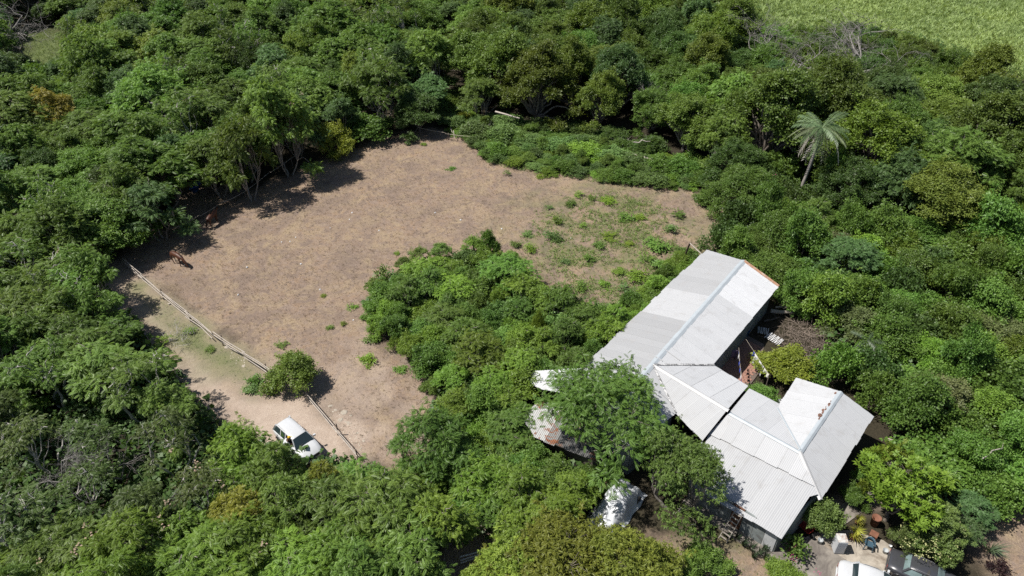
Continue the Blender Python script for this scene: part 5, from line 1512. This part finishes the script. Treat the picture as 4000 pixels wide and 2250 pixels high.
# ------------------------------------------------------------------ things about the yard
def thing(name, u, v, rz, label, cat, z=.06, group=None):
    p = G(u, v, 0); e = empty(name, (p.x, p.y, z), rz); return tag(e, label, cat, group)
AC = math.atan2(axC.y, axC.x)
M_enamel = mat_simple('chipped_enamel', (.46, .48, .50), .35, var=.08, scale=3)
M_enamel_top = mat_simple('rusted_enamel', (.50, .50, .48), .5, var=.1, scale=5, dirt=(.24, .12, .06), dirt_amt=.45)
M_blue_plastic = mat_simple('teal_plastic', (.045, .085, .115), .4, var=.12)
M_red_paint = mat_simple('red_barrow', (.28, .035, .03), .45, var=.2, dirt=(.2, .14, .10), dirt_amt=.4)
M_grey_plastic = mat_simple('grey_plastic', (.30, .32, .33), .5, var=.15)
M_rust = mat_simple('brown_rust', (.17, .075, .045), .8, var=.3, scale=5)
M_blue = mat_simple('blue_plastic', (.02, .12, .36), .4, var=.15)
M_timber = mat_simple('old_timber', (.25, .225, .195), .85, var=.3, scale=5)
M_white_cloth = mat_simple('white_cloth', (.52, .52, .55), .9, var=.06)
M_blue_cloth = mat_simple('blue_cloth', (.03, .06, .36), .9)
M_purple_cloth = mat_simple('purple_cloth', (.10, .07, .11), .9)

e = thing('refrigerator', 3268, 2148, AC + .75, 'old white refrigerator with rusty top standing on the driveway', 'refrigerator')
mb = MB(); mb.box((0, 0, .64), (.62, .60, 1.18)); mb.build('cabinet', M_enamel, e)
mb = MB(); mb.box((0, 0, 1.245), (.64, .66, .03)); mb.build('rusty_top', M_enamel_top, e)
mb = MB(); mb.box((0, -.325, .45), (.60, .05, .78)); d_ = mb.build('door', M_enamel, e)
mb = MB(); mb.box((0, -.325, 1.04), (.60, .05, .36)); mb.build('freezer_door', M_enamel, e)
mb = MB(); mb.box((.24, -.37, .6), (.03, .04, .3)); mb.build('handle', M_rim, d_)
for x in (-.26, .26):
    mb = MB(); mb.box((x, -.2, .02), (.06, .06, .06)); mb.build('foot', M_trim, e)

e = thing('plastic_armchair', 3388, 2142, AC + .35, 'dark teal plastic armchair on the yard facing the cars', 'chair')
mb = MB(); mb.box((0, 0, .43), (.48, .46, .04)); mb.build('seat', M_blue_plastic, e)
mb = MB(); pts = [(.25 * math.cos(a), .05 + .25 * math.sin(a)) for a in np.linspace(.0, math.pi, 12)]
ring = [[Vector((x, y, .45)), Vector((x * 1.08, y * 1.12, .68 + .2 * max(0, y) * 1.2)), Vector((x * 1.14, y * 1.14, .68 + .2 * max(0, y) * 1.2)), Vector((x * 1.06, y * 1.06, .45))] for x, y in pts]
mb.loft([[tuple(p) for p in r] for r in ring], True, True, True); mb.build('backrest', M_blue_plastic, e)
for s in (-1, 1):
    mb = MB(); mb.box((s * .28, -.08, .66), (.07, .36, .03)); mb.build('armrest', M_blue_plastic, e)
    for y in (-.22, .22):
        mb = MB(); mb.beam((s * .23, y, .43), (s * .27, y * 1.15, 0), .05, .05); mb.build('leg', M_blue_plastic, e)

e = thing('wheelbarrow', 3140, 2078, R(-58), 'red wheelbarrow half in the porch shade', 'wheelbarrow')
mb = MB(); prof = [[(-.42, -.18, .32), (-.42, .18, .32), (.3, .2, .30), (.3, -.2, .30)], [(-.55, -.30, .58), (-.55, .30, .58), (.5, .33, .60), (.5, -.33, .60)]]
mb.loft(prof, False, False); mb.add(prof[0], [(0, 1, 2, 3)]); mb.loft([[(x * .96, y * .94, z) for x, y, z in prof[1]], [(x * .96, y * .94, z + .02) for x, y, z in prof[0]]], False, False); mb.build('tray', M_red_paint, e)
for s in (-1, 1):
    mb = MB(); mb.tube([(.62, s * .06, .2), (-.3, s * .22, .34), (-1.0, s * .3, .62)], .022, 6); mb.build('handle', M_trim, e)
    mb = MB(); mb.beam((-.35, s * .2, .34), (-.4, s * .22, 0), .04, .03); mb.build('leg', M_trim, e)
mb = MB(); mb.lathe(None, [(.1, -.04), (.18, -.05), (.2, 0), (.18, .05), (.1, .04)], 14, True, Matrix.Translation((.62, 0, .2)) @ Matrix.Rotation(R(90), 4, 'X')); mb.build('wheel', M_tyre, e)

def bucket(name, u, v, r, h, mat, label, z=.05, cat='bucket', group=None, ring=True):
    e = thing(name, u, v, 0, label, cat, z, group)
    mb = MB(); mb.lathe((0, 0, 0), [(.001, 0), (r * .8, 0), (r, h), (r * 1.06, h), (r * 1.06, h - .03), (r * .95, h - .02), (r * .78, .03), (.001, .03)], 18); mb.build('shell', mat, e)
    if ring:
        mb = MB(); mb.tube([(r * 1.05 * math.cos(a), .1 * math.sin(a) * 0, h + .0 - .5 * h * math.sin(a)) for a in np.linspace(0, math.pi, 9)], .008, 4); mb.build('handle', M_rim, e)
    return e
bucket('bucket', 3200, 2122, .17, .34, M_grey_plastic, 'grey bucket on the driveway in the tree shade')
bucket('bucket', 3214, 2108, .14, .26, M_grey_plastic, 'smaller grey bucket behind the other grey bucket')
bucket('flower_pot', 3455, 2160, .17, .28, M_grey_plastic, 'round grey pot beside the boot of the dark sedan', ring=False, cat='pot')
bucket('white_jug', 3474, 2140, .10, .22, M_white_pipe, 'small white jug behind the dark sedan', ring=False, cat='jug')
bucket('blue_drum', 2914, 1310, .24, .62, M_blue, 'open blue drum under the eave by the terrace', z=0, cat='drum', ring=False)
bucket('blue_drum', 2900, 1300, .22, .55, M_blue, 'blue drum half hidden under the long eave', z=0, cat='drum', ring=False)
bucket('blue_basin', 772, 722, .42, .22, M_blue, 'blue basin on the bare earth under the trees', z=.0, cat='basin', ring=False)
bucket('blue_basin', 762, 745, .5, .35, M_blue, 'larger blue basin nearer the rope fence', z=.0, cat='basin', ring=False)
bucket('black_tub', 845, 722, .75, .4, M_trim, 'wide black tub in the shade under the trees', z=0, cat='tub', ring=False)
bucket('rusty_drum', 3412, 2050, .3, .75, M_rust, 'rusty brown drum under the lime green tree', cat='drum', ring=False)
bucket('white_washtub', 3048, 1578, .26, .3, M_white_pipe, 'white washtub beside the cross-gabled roof', z=0, cat='washtub', ring=False)
e = thing('side_table', 3405, 2105, AC + .1, 'small rusty brown table behind the plastic armchair', 'table')
mb = MB(); mb.box((0, 0, .5), (.5, .5, .04)); mb.build('tabletop', M_rust, e)
for sx in (-1, 1):
    for sy in (-1, 1):
        mb = MB(); mb.box((sx * .2, sy * .2, .24), (.05, .05, .48)); mb.build('leg', M_rust, e)
e = thing('crate', 3137, 2115, AC, 'open pale crate beside the wheelbarrow handles', 'crate')
for sx, sy, dx, dy in ((0, -.14, .36, .03), (0, .14, .36, .03), (-.17, 0, .03, .26), (.17, 0, .03, .26)):
    mb = MB(); mb.box((sx, sy, .1), (dx, dy, .2)); mb.build('side', M_timber, e)
mb = MB(); mb.box((0, 0, .012), (.32, .25, .02)); mb.build('bottom', M_timber, e)

# ladder leaning on the porch eave
lt = PL_CP.at(2885, 2005); lb_ = G(2822, 2100, 0)
lb_ = Vector((lt.x, lt.y, 0)) - Vector((-axC.y, axC.x, 0)) * 1.05 - axC * .12
e = empty('wooden_ladder', lb_); tag(e, 'wooden ladder leaning against the porch roof', 'ladder')
up = (lt - lb_) * 1.06
sx = axC * .26
for s in (-1, 1):
    mb = MB(); mb.beam(sx * s * 1.1 + Vector((0, 0, -.05)), sx * s + up, .05, .05); mb.build('rail', M_timber, e)
for k in range(7):
    q = up * (.08 + k * .135); mb = MB(); mb.beam(q - sx * 1.15, q + sx * 1.15, .09, .035, up.cross(axC)); mb.build('rung', M_timber, e)

# car under a sheet, and the long plank beside it
a, b = G(2462, 1892, .6), G(2345, 2050, .6)
c_ = (a + b) / 2; hd_ = heading(a, b)
nx2, ny2 = 46, 26
V = []
rs = np.random.default_rng(8)
for i in range(nx2):
    x = -2.35 + 4.7 * i / (nx2 - 1)
    for j in range(ny2):
        y = -1.25 + 2.5 * j / (ny2 - 1)
        prof = np.interp(x, [-2.3, -2.05, -1.4, -.95, .3, .95, 1.9, 2.15, 2.3], [.05, .78, .92, 1.34, 1.38, .95, .80, .62, .05])
        side = np.interp(abs(y), [0, .6, .78, .9, 1.06, 1.25], [1, .97, .84, .62, .16, .05])
        z = max(.03, prof * side)
        z += (.035 * math.sin(7 * x + 3 * y) + .03 * math.sin(11 * y - 4 * x) + .03 * rs.normal()) * min(1, z * 1.5)
        V.append((x + .05 * math.sin(5 * y), y + .05 * math.sin(4 * x), max(.02, z)))
idx2 = np.arange(nx2 * ny2).reshape(nx2, ny2)
F = np.stack([idx2[:-1, :-1], idx2[1:, :-1], idx2[1:, 1:], idx2[:-1, 1:]], -1).reshape(-1, 4)
e = empty('covered_car', (c_.x, c_.y, -.02), hd_); tag(e, 'car hidden under a crumpled white plastic sheet', 'covered car')
link('plastic_sheet', np_mesh('plastic_sheet', np.array(V), F, mat_simple('white_plastic', (.52, .54, .57), .35, var=.1, scale=2, spec=.5), True), e)
for x in (-1.4, 1.35):
    for s in (-1, 1):
        t = MB(); ax = Matrix.Translation((x, s * 1.02, .3)) @ Matrix.Rotation(R(90), 4, 'X'); t.lathe(None, [(.12, -.08), (.28, -.08), (.3, 0), (.28, .08), (.12, .08)], 14, True, ax); t.build('wheel', M_tyre, e)
a, b = G(2238, 2035, .5), G(2405, 1850, .5)
mb = MB(); mid = (a + b) / 2; mb.beam(a - mid, b - mid, .24, .16); o = mb.build('timber_beam', mat_simple('brown_beam', (.15, .10, .055), .85, var=.25, scale=4)); o.location = mid; tag(o, 'long brown timber beam lying beside the covered car', 'beam')
for t in (.08, .9):
    q = a.lerp(b, t); mb = MB(); mb.box((0, 0, .17), (.35, .3, .44)); o = mb.build('concrete_block', M_conc); o.location = (q.x, q.y, 0); o.rotation_euler = (0, 0, hd_); tag(o, 'concrete block under the ' + ('mango' if t < .5 else 'house') + ' end of the brown beam', 'block')

# dark post and brace at the far corner of the long roof
e = thing('corner_post', 2662, 1030, 0, 'leaning dark post with a brace at the far corner of the long roof', 'post', 0)
t_ = G(2695, 950, 3.3) - e.location; br_ = PL_AL.at(2740, 992) - e.location
mb = MB(); mb.tube([(0, 0, -.1), t_], [.1, .085], 8); mb.build('post', mat_simple('dark_iron', (.07, .045, .038), .7, var=.2), e)
mb = MB(); mb.tube([t_, br_], .05, 6); mb.build('brace', M_pole, e)

# washing line over the terrace
e = empty('washing_line', G(2915, 1322, 0)); tag(e, 'washing line strung from the long eave across the terrace', 'washing line'); o0 = e.location.copy()
l0, l1, l2 = G(2914, 1325, 2.2) - o0, G(2950, 1380, 2.0) - o0, G(3005, 1465, 1.9) - o0
mb = MB(); mb.tube([l0, l1, l2], .012, 4); mb.build('line', M_rope, e)
mb = MB(); mb.tube([(l2.x, l2.y, -.1), (l2.x, l2.y, l2.z + .1)], .04, 6); mb.build('post', M_post, e)
def cloth(name, a, b, drop, mat, label, waves=5):
    a, b = Vector(a), Vector(b); n = 14; V = []
    s = (b - a).cross(Vector((0, 0, 1))).normalized()
    for k in range(n + 1):
        for j in range(6):
            t = k / n; q = a.lerp(b, t) + Vector((0, 0, -drop * j / 5 * (1 - .2 * math.sin(t * 3)))) + s * (.07 * math.sin(t * waves * 2.6 + j * .4) * (.3 + j / 5))
            V.append(tuple(q - a))
    ii = np.arange((n + 1) * 6).reshape(n + 1, 6)
    F = np.stack([ii[:-1, :-1], ii[1:, :-1], ii[1:, 1:], ii[:-1, 1:]], -1).reshape(-1, 4)
    m = np_mesh(name, np.array(V), F, mat, True); o = link(name, m); o.location = a
    sm = o.modifiers.new('thickness', 'SOLIDIFY'); sm.thickness = .006
    return tag(o, label, 'laundry')
cloth('bed_sheet', l1 + o0, l1.lerp(l2, .62) + o0, 1.25, M_white_cloth, 'white sheet hanging on the washing line')
cloth('white_towel', l1.lerp(l2, .68) + o0, l1.lerp(l2, .98) + o0, .5, mat_simple('cream_cloth', (.56, .56, .50), .9), 'cream towel at the end of the washing line', 3)
cloth('blue_cloth', l0.lerp(l1, .86) + o0, l0.lerp(l1, .99) + o0, .6, M_blue_cloth, 'blue cloth beside the white sheet on the washing line', 2)
cloth('purple_cloth', G(2860, 1368, 2.2), G(2882, 1368, 2.2), 1.1, M_purple_cloth, 'dark purple cloth hanging in the shade of the eave', 2)
e = empty('pennant_line', G(2885, 1350, 0)); tag(e, 'line of blue and white rags over the brick terrace', 'washing line'); o0 = e.location.copy()
k0, k1 = G(2886, 1358, 2.3) - o0, G(2898, 1478, 2.3) - o0
mb = MB(); mb.tube([k0, k0.lerp(k1, .5) + Vector((0, 0, -.15)), k1], .012, 4); mb.build('line', M_rope, e)
for i in range(9):
    q = k0.lerp(k1, (i + .5) / 9) + Vector((0, 0, -.1)); q2 = k0.lerp(k1, (i + 1.3) / 9) + Vector((0, 0, -.1))
    mb = MB(); dn = Vector((.04 * (-1) ** i, 0, -.35)); mb.add([q, q2, q2 + dn, q + dn * .8], [(0, 1, 2, 3)]); mb.build('rag', M_blue_cloth if i in (0, 3, 5, 8) else M_white_cloth, e)

# logs, planks and prunings behind the long wing
M_log = mat_simple('grey_log', (.30, .265, .225), .9, var=.25, scale=3, bump=.4)
def log(u0, v0, u1, v1, r, label, z=.3, mat=None, name='log', wig=.06):
    a, b = G(u0, v0, z), G(u1, v1, z); rs = np.random.default_rng(int(u0 + v0)); L = (b - a).length
    mb = MB(); pts = [(b - a) * t + Vector(rs.normal(0, wig * L * .3, 3)) * (0 < t < 1) for t in (0, .25, .5, .75, 1)]
    mb.tube(pts, [r, r * .95, r * .85, r * .72, r * .5], 8); o = mb.build(name, mat or M_log); o.location = a; return tag(o, label, 'log' if 'log' in name or 'trunk' in name else 'branch')
log(3010, 1215, 3145, 1222, .2, 'thick grey log beside the far end of the long wing', .45)
log(3030, 1200, 3150, 1190, .09, 'thin pale log above the thick grey log', .7)
log(3060, 1205, 3150, 1165, .06, 'slanting bare branch over the log pile', .8, name='bare_branch')
log(2985, 1255, 3045, 1238, .08, 'dark board-like log under the thick grey log', .3, M_dark_wood)
log(1935, 436, 2030, 462, .13, 'bleached fallen trunk lying on the vine mounds', 2.0, M_pole, 'fallen_trunk')
log(2465, 600, 2550, 625, .16, 'white fallen trunk at the top edge of the paddock', .8, M_white_pipe if False else M_pole, 'fallen_trunk')
log(2475, 555, 2540, 552, .08, 'pale dead branch above the white fallen trunk', 1.6, M_pole, 'dead_branch', .12)
log(1760, 480, 1775, 540, .06, 'thin bent dead branch at the rope fence corner', .5, M_pole, 'dead_branch', .15)
log(690, 815, 735, 800, .05, 'straight bare pole lying on the bare earth near the basins', .1, M_pole, 'dead_branch', .01)
log(2620, 500, 2540 + 60, 470, .05, 'forked dead branch standing from the vine mounds', 2.2, M_pole, 'dead_branch', .15)
log(3640 + 200, 1790, 3920, 1730, .05, 'broken dead branch caught in the thicket', 3.4, M_pole, 'dead_branch', .1)
log(2680, 470, 2735, 445, .04, 'white forked dead branch against the far wood', 3.0, M_grey_twig, 'dead_branch', .15)
# stack of white slats
e = thing('slat_stack', 3020, 1330, AC - .1, 'stack of whitewashed louvre slats beside the terrace', 'slats', .1)
for k in range(11):
    mb = MB(); mb.box((k * .13 - .6, (k % 3) * .04, .12 + .012 * (k % 2)), (.07, 1.0, .03), .12 * math.sin(k * 2.1)); mb.build('slat', M_white_pipe, e)
e = thing('slat_stack', 2978, 1300, AC + .5, 'leaning grey-green slats beside the whitewashed stack', 'slats', .1)
for k in range(7):
    mb = MB(); mb.box((k * .14 - .4, 0, .15), (.07, .9, .03), .1 * math.sin(k * 1.7)); mb.build('slat', M_wall_pale, e)
# prunings
rs = np.random.default_rng(17); tb = MB(); bc = G(3150, 1335, .0)
for k in range(430):
    a = rs.random() * 6.28; r = 2.5 * math.sqrt(rs.random()); q = np.array([r * math.cos(a), r * 1.1 * math.sin(a), .1 + (1 - r / 2.6) * .75 * rs.random()])
    d = rs.normal(size=3); d[2] *= .3; d /= np.linalg.norm(d); L = .5 + 1.2 * rs.random()
    tb.tube([q, q + d * L * .5 + rs.normal(0, .06, 3), q + d * L + rs.normal(0, .1, 3)], [.018, .014, .006], 3, False)
o = tb.build('brush_pile', mat_simple('dry_brush', (.23, .185, .15), .9, var=.35, scale=3)); o.location = bc; tag(o, 'heap of brown cut prunings behind the terrace', 'brush', kind='stuff')
tb = MB()
for (u, v, n, rr) in ((340, 1010, 130, 1.8), (1900, 500, 70, 1.0), (2430, 570, 80, 1.0), (700, 1320, 60, 1.2)):
    c = np.array(G(u, v, .2))
    for k in range(n):
        q = c + np.array([rs.normal() * rr * .6, rs.normal() * rr * .6, .5 * rs.random()]); d = rs.normal(size=3); d[2] = abs(d[2]) * .6; d /= np.linalg.norm(d); L = .4 + 1.0 * rs.random()
        tb.tube([q, q + d * L * .5 + rs.normal(0, .06, 3), q + d * L], [.016, .012, .005], 3, False)
o = tb.build('dry_twigs', M_grey_twig); tag(o, 'grey dry twigs tangled at the edges of the paddock', 'brush', kind='stuff')

# ------------------------------------------------------------------ stones, litter, weeds
def rock_mesh(seed):
    rs = np.random.default_rng(seed); mb = MB()
    P_ = []
    for h, r in ((0, .8), (.35, 1.0), (.62, .6)):
        P_.append([(r * math.cos(6.283 * k / 7) * (.75 + .5 * rs.random()), r * math.sin(6.283 * k / 7) * (.75 + .5 * rs.random()), h * (.8 + .4 * rs.random())) for k in range(7)])
    mb.loft(P_, False); return mb.mesh('stone', mat_simple('limestone', (.33, .29, .235), .9, var=.2, scale=4))
ROCK = [rock_mesh(k) for k in range(4)]
spots = [(1345, 1610, .5), (1370, 1622, .25), (1330, 1640, .4), (1310, 1600, .3), (1360, 1650, .3), (1290, 1585, .35), (1265, 1560, .28), (1395, 1690, .25), (745, 1250, .28), (885, 1355, .4), (905, 1360, .2), (950, 1430, .35), (975, 1445, .25), (660, 1185, .25), (1000, 1470, .3),
         (1940, 1130, .7), (1960, 1160, .55), (1800, 1095, .5), (1955, 1185, .4), (1560, 1325, .3), (1550, 1345, .2), (3480, 1720, .5), (3510, 1750, .6), (3465, 1870, .35), (3415, 1825, .3), (1240, 1590, .22), (1420, 1720, .22), (1380, 1660, .18)]
for i, (u, v, s) in enumerate(spots):
    p = G(u, v, 0); o = link('stone', ROCK[i % 4]); o.location = (p.x, p.y, -.06); o.scale = (s * .6, s * .5, s * .3); o.rotation_euler = (0, 0, i * 1.9)
    a, b = pct(p); tag(o, f'{["pale", "small pale", "flat pale", "weathered", "grey-white"][i % 5]} limestone lump on the ground, {words(a)} percent across, {words(b)} down', 'stone', 'loose pale stones')
# gravel and litter
rs = np.random.default_rng(23); tb = MB(); lt2 = MB()
def chip(mb, p, s):
    a = rs.random() * 6.28; V = [(p[0] + s * math.cos(a + 6.283 * k / 5) * (.6 + .6 * rs.random()), p[1] + s * math.sin(a + 6.283 * k / 5) * (.6 + .6 * rs.random()), p[2]) for k in range(5)]
    V2 = [(p[0] + (x - p[0]) * .6, p[1] + (y - p[1]) * .6, z + s * .6) for x, y, z in V]
    mb.add(V + V2, [tuple(range(5, 10))] + [(k, (k + 1) % 5, (k + 1) % 5 + 5, k + 5) for k in range(5)])
for poly, n, s0, s1 in ((GP([(1180, 1540), (1250, 1550), (1430, 1700), (1400, 1790)]), 420, .03, .1), (GP([(880, 1340), (1050, 1460), (1020, 1500), (900, 1400)]), 140, .03, .1), (Z_FIELD, 420, .02, .06)):
    lo, hi = poly.min(0), poly.max(0); c = rs.uniform(lo, hi, (n * 3, 2)); c = c[inside(c, poly)][:n]
    for q in c: chip(tb, (q[0], q[1], -.07), rs.uniform(s0, s1))
o = tb.build('gravel', mat_simple('pale_gravel', (.40, .355, .29), .9, var=.25, scale=3)); tag(o, 'pale stone chips strewn over paddock and track', 'gravel', kind='stuff')
for u, v in [(1375, 830), (1365, 857), (1960, 893), (1100, 945), (1133, 943), (1155, 927), (965, 1043), (1175, 1030), (1290, 890), (1800, 858), (1810, 1090), (1545, 1290), (1548, 1310), (1380, 1250), (2230, 930), (1700, 830), (1480, 900), (2350, 1000), (1250, 1130), (930, 1150), (2080, 2105), (1935, 2150), (1950, 2165), (1930, 2160)]:
    p = G(u, v, 0); chip(lt2, (p.x, p.y, -.05), .13)
o = lt2.build('litter', mat_simple('white_litter', (.55, .56, .57), .6)); tag(o, 'scraps of white litter scattered over the paddock', 'litter', kind='stuff')

wl_ = [(1763, 655, .45), (1590, 560, .5), (1655, 560, .35), (1980, 675, .7), (2110, 685, .6), (2120, 640, .6), (2362, 705, .6), (2262, 760, .7), (2308, 772, .55), (2371, 785, 1.0), (2232, 795, .6), (2148, 808, .55), (2175, 865, .8), (2450, 850, .9), (2495, 848, .6), (2650, 840, .9), (2155, 925, .9),
       (2070, 970, .8), (2180, 935, .6), (2380, 920, .9), (2300, 1015, .7), (2210, 1020, .6), (2420, 1060, .9), (2520, 1010, 1.1), (2490, 1080, 1.2), (2560, 960, 1.0), (2620, 900, .9), (1373, 1195, .5), (1452, 1325, .7), (1440, 1405, .8), (1560, 1440, .5), (1600, 985, .4), (1550, 985, .35), (1290, 1275, .4), (1340, 1260, .4),
       (1950, 590, .6), (2400, 640, .5), (740, 1290, .6), (820, 1360, .5), (640, 1330, .7), (1000, 1490, .7), (980, 1520, .6), (1085, 1440, .5), (1095, 1345, .5), (1260, 1150, .35), (2010, 955, .7), (2060, 910, .6), (2280, 880, .6), (2340, 960, .7), (2460, 950, .6), (2580, 1040, .9), (2440, 1130, 1.0), (2360, 1110, .8), (2270, 1120, .8)]
for i, (u, v, s) in enumerate(wl_):
    p = G(u, v, .2); a, b = pct(p)
    plant('weed_feather' if i % 4 == 3 else 'weed', p.x, p.y, s * .8 * (.8 + .5 * rng.random()), s * (.45 + .5 * rng.random()), ('bush', 'vine', 'bright', 'feather', 'lime')[i % 5], f'small green weed on the dry paddock, {words(a)} percent across, {words(b)} down', cat='weed', name='weed', group='weeds on the paddock')

# ------------------------------------------------------------------ ground cover that nobody could count
def scatter(poly, n, seed, keep=None):
    rs = np.random.default_rng(seed); lo, hi = poly.min(0), poly.max(0)
    c = rs.uniform(lo, hi, (int(n * 3.2), 2)); c = c[inside(c, poly)]
    if keep is not None: c = c[keep(c)]
    return c[:n], rs
def cover(name, label, parts, templates, mat, colour, cat, tint=None):
    P_, D_, S_ = [], [], []
    for c, z0, z1, s0, s1, rs in parts:
        n = len(c); P_.append(np.column_stack([c, rs.uniform(z0, z1, n)])); d = rs.normal(size=(n, 3)); d[:, 2] = np.abs(d[:, 2]) * .35; D_.append(d); S_.append(rs.uniform(s0, s1, n))
    m = spray_mesh(name, np.concatenate(P_), np.concatenate(D_), np.concatenate(S_), templates, np.random.default_rng(1), mat, .5, None if tint is None else tint(np.concatenate(P_)[:, :2]))
    o = link(name, m); o.color = (*colour, 1); tag(o, label, cat, kind='stuff'); return o
def out_of(*polys): return lambda c: ~np.any([inside(c, q) for q in polys], axis=0)
floor_polys = [(nw, 9000), (nn, 8000), (ee, 6000), (sw, 9000), (cc, 3000)]
keep = out_of(FIELD_CLEAR, TRACK_CLEAR, HOUSE_W, Z_LAWN, Z_SIDE, Z_PATH, Z_YARD)
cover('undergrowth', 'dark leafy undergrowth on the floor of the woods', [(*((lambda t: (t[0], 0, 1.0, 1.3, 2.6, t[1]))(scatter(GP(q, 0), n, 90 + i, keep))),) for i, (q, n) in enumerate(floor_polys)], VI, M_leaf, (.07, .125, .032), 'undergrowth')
wd, wr = scatter(Z_WEEDS, 13000, 120)
_wp = value_noise(wd, .38, 5) * .45 + value_noise(wd, 1.3, 6) * .35 + value_noise(wd, 3.1, 7) * .2
wd = wd[wr.random(len(wd)) < np.clip((_wp - .34) * 3.6, .05, .95) * np.clip(sdist(wd, Z_WEEDS) / 2.5, .1, 1)]
sd_, sr = scatter(Z_STRIP, 500, 121); yd, yr = scatter(Z_YARD, 500, 122)
bk, bkr = scatter(GP([(1860, 560), (1950, 600), (2100, 635), (2350, 665), (2650, 715), (2640, 745), (2350, 715), (2050, 670), (1880, 630)]), 2200, 123)
bk = bk[value_noise(bk, .8, 8) > .42]
cover('creeping_weeds', 'low creeping green weeds spreading over the paddock near the house', [(wd, -.05, .1, .4, 1.1, wr), (bk, -.03, .2, .5, 1.1, bkr), (sd_, -.04, .05, .25, .5, sr), (yd, -.04, .06, .25, .5, yr)], BRS, M_leaf, (.165, .235, .06), 'weeds')
# dry tussocks
GT = [np.array([leaf((0, 0, 0), (math.cos(a), math.sin(a), .5 + .5 * k), .3, .03, .3) for k, a in enumerate(np.random.default_rng(s).random(5) * 6.28)]) for s in range(4)]
fd, fr = scatter(Z_FIELD, 15000, 130, out_of(Z_CLUMP))
cover('dry_grass', 'short dry grass stubble over the paddock', [(fd, -.07, -.03, .25, .8, fr)], GT, M_leaf, (.24, .185, .125), 'grass')
md, mr = scatter(Z_MEADOW[[0, 1, 2, 3, 4, 5, 6, 7, 8]], 76000, 140, lambda c: (np.abs(c[:, 0] / (c[:, 1] + 1)) < .95) & (c[:, 1] < 190))
GM = [np.array([leaf((0, 0, 0), (math.cos(a), math.sin(a), .35 + .25 * k), 1.0, .13, .25) for k, a in enumerate(np.random.default_rng(20 + s).normal(.6, 1.1, 6))]) for s in range(4)]
cover('meadow_grass', 'tall wind-combed green grass of the meadow', [(md, -.1, .15, .35, 1.1, mr)], GM, M_leaf, (.30, .40, .14), 'grass', lambda p: np.clip(value_noise(p, .12, 33) * .7 + value_noise(p, .45, 34) * .5 - .1, 0, 1))
ld, lr_ = scatter(Z_LAWN, 1200, 141)
cover('lawn_grass', 'mown grass of the small lawn in the far corner', [(ld, -.05, .0, .2, .4, lr_)], GM, M_leaf, (.13, .18, .05), 'grass')
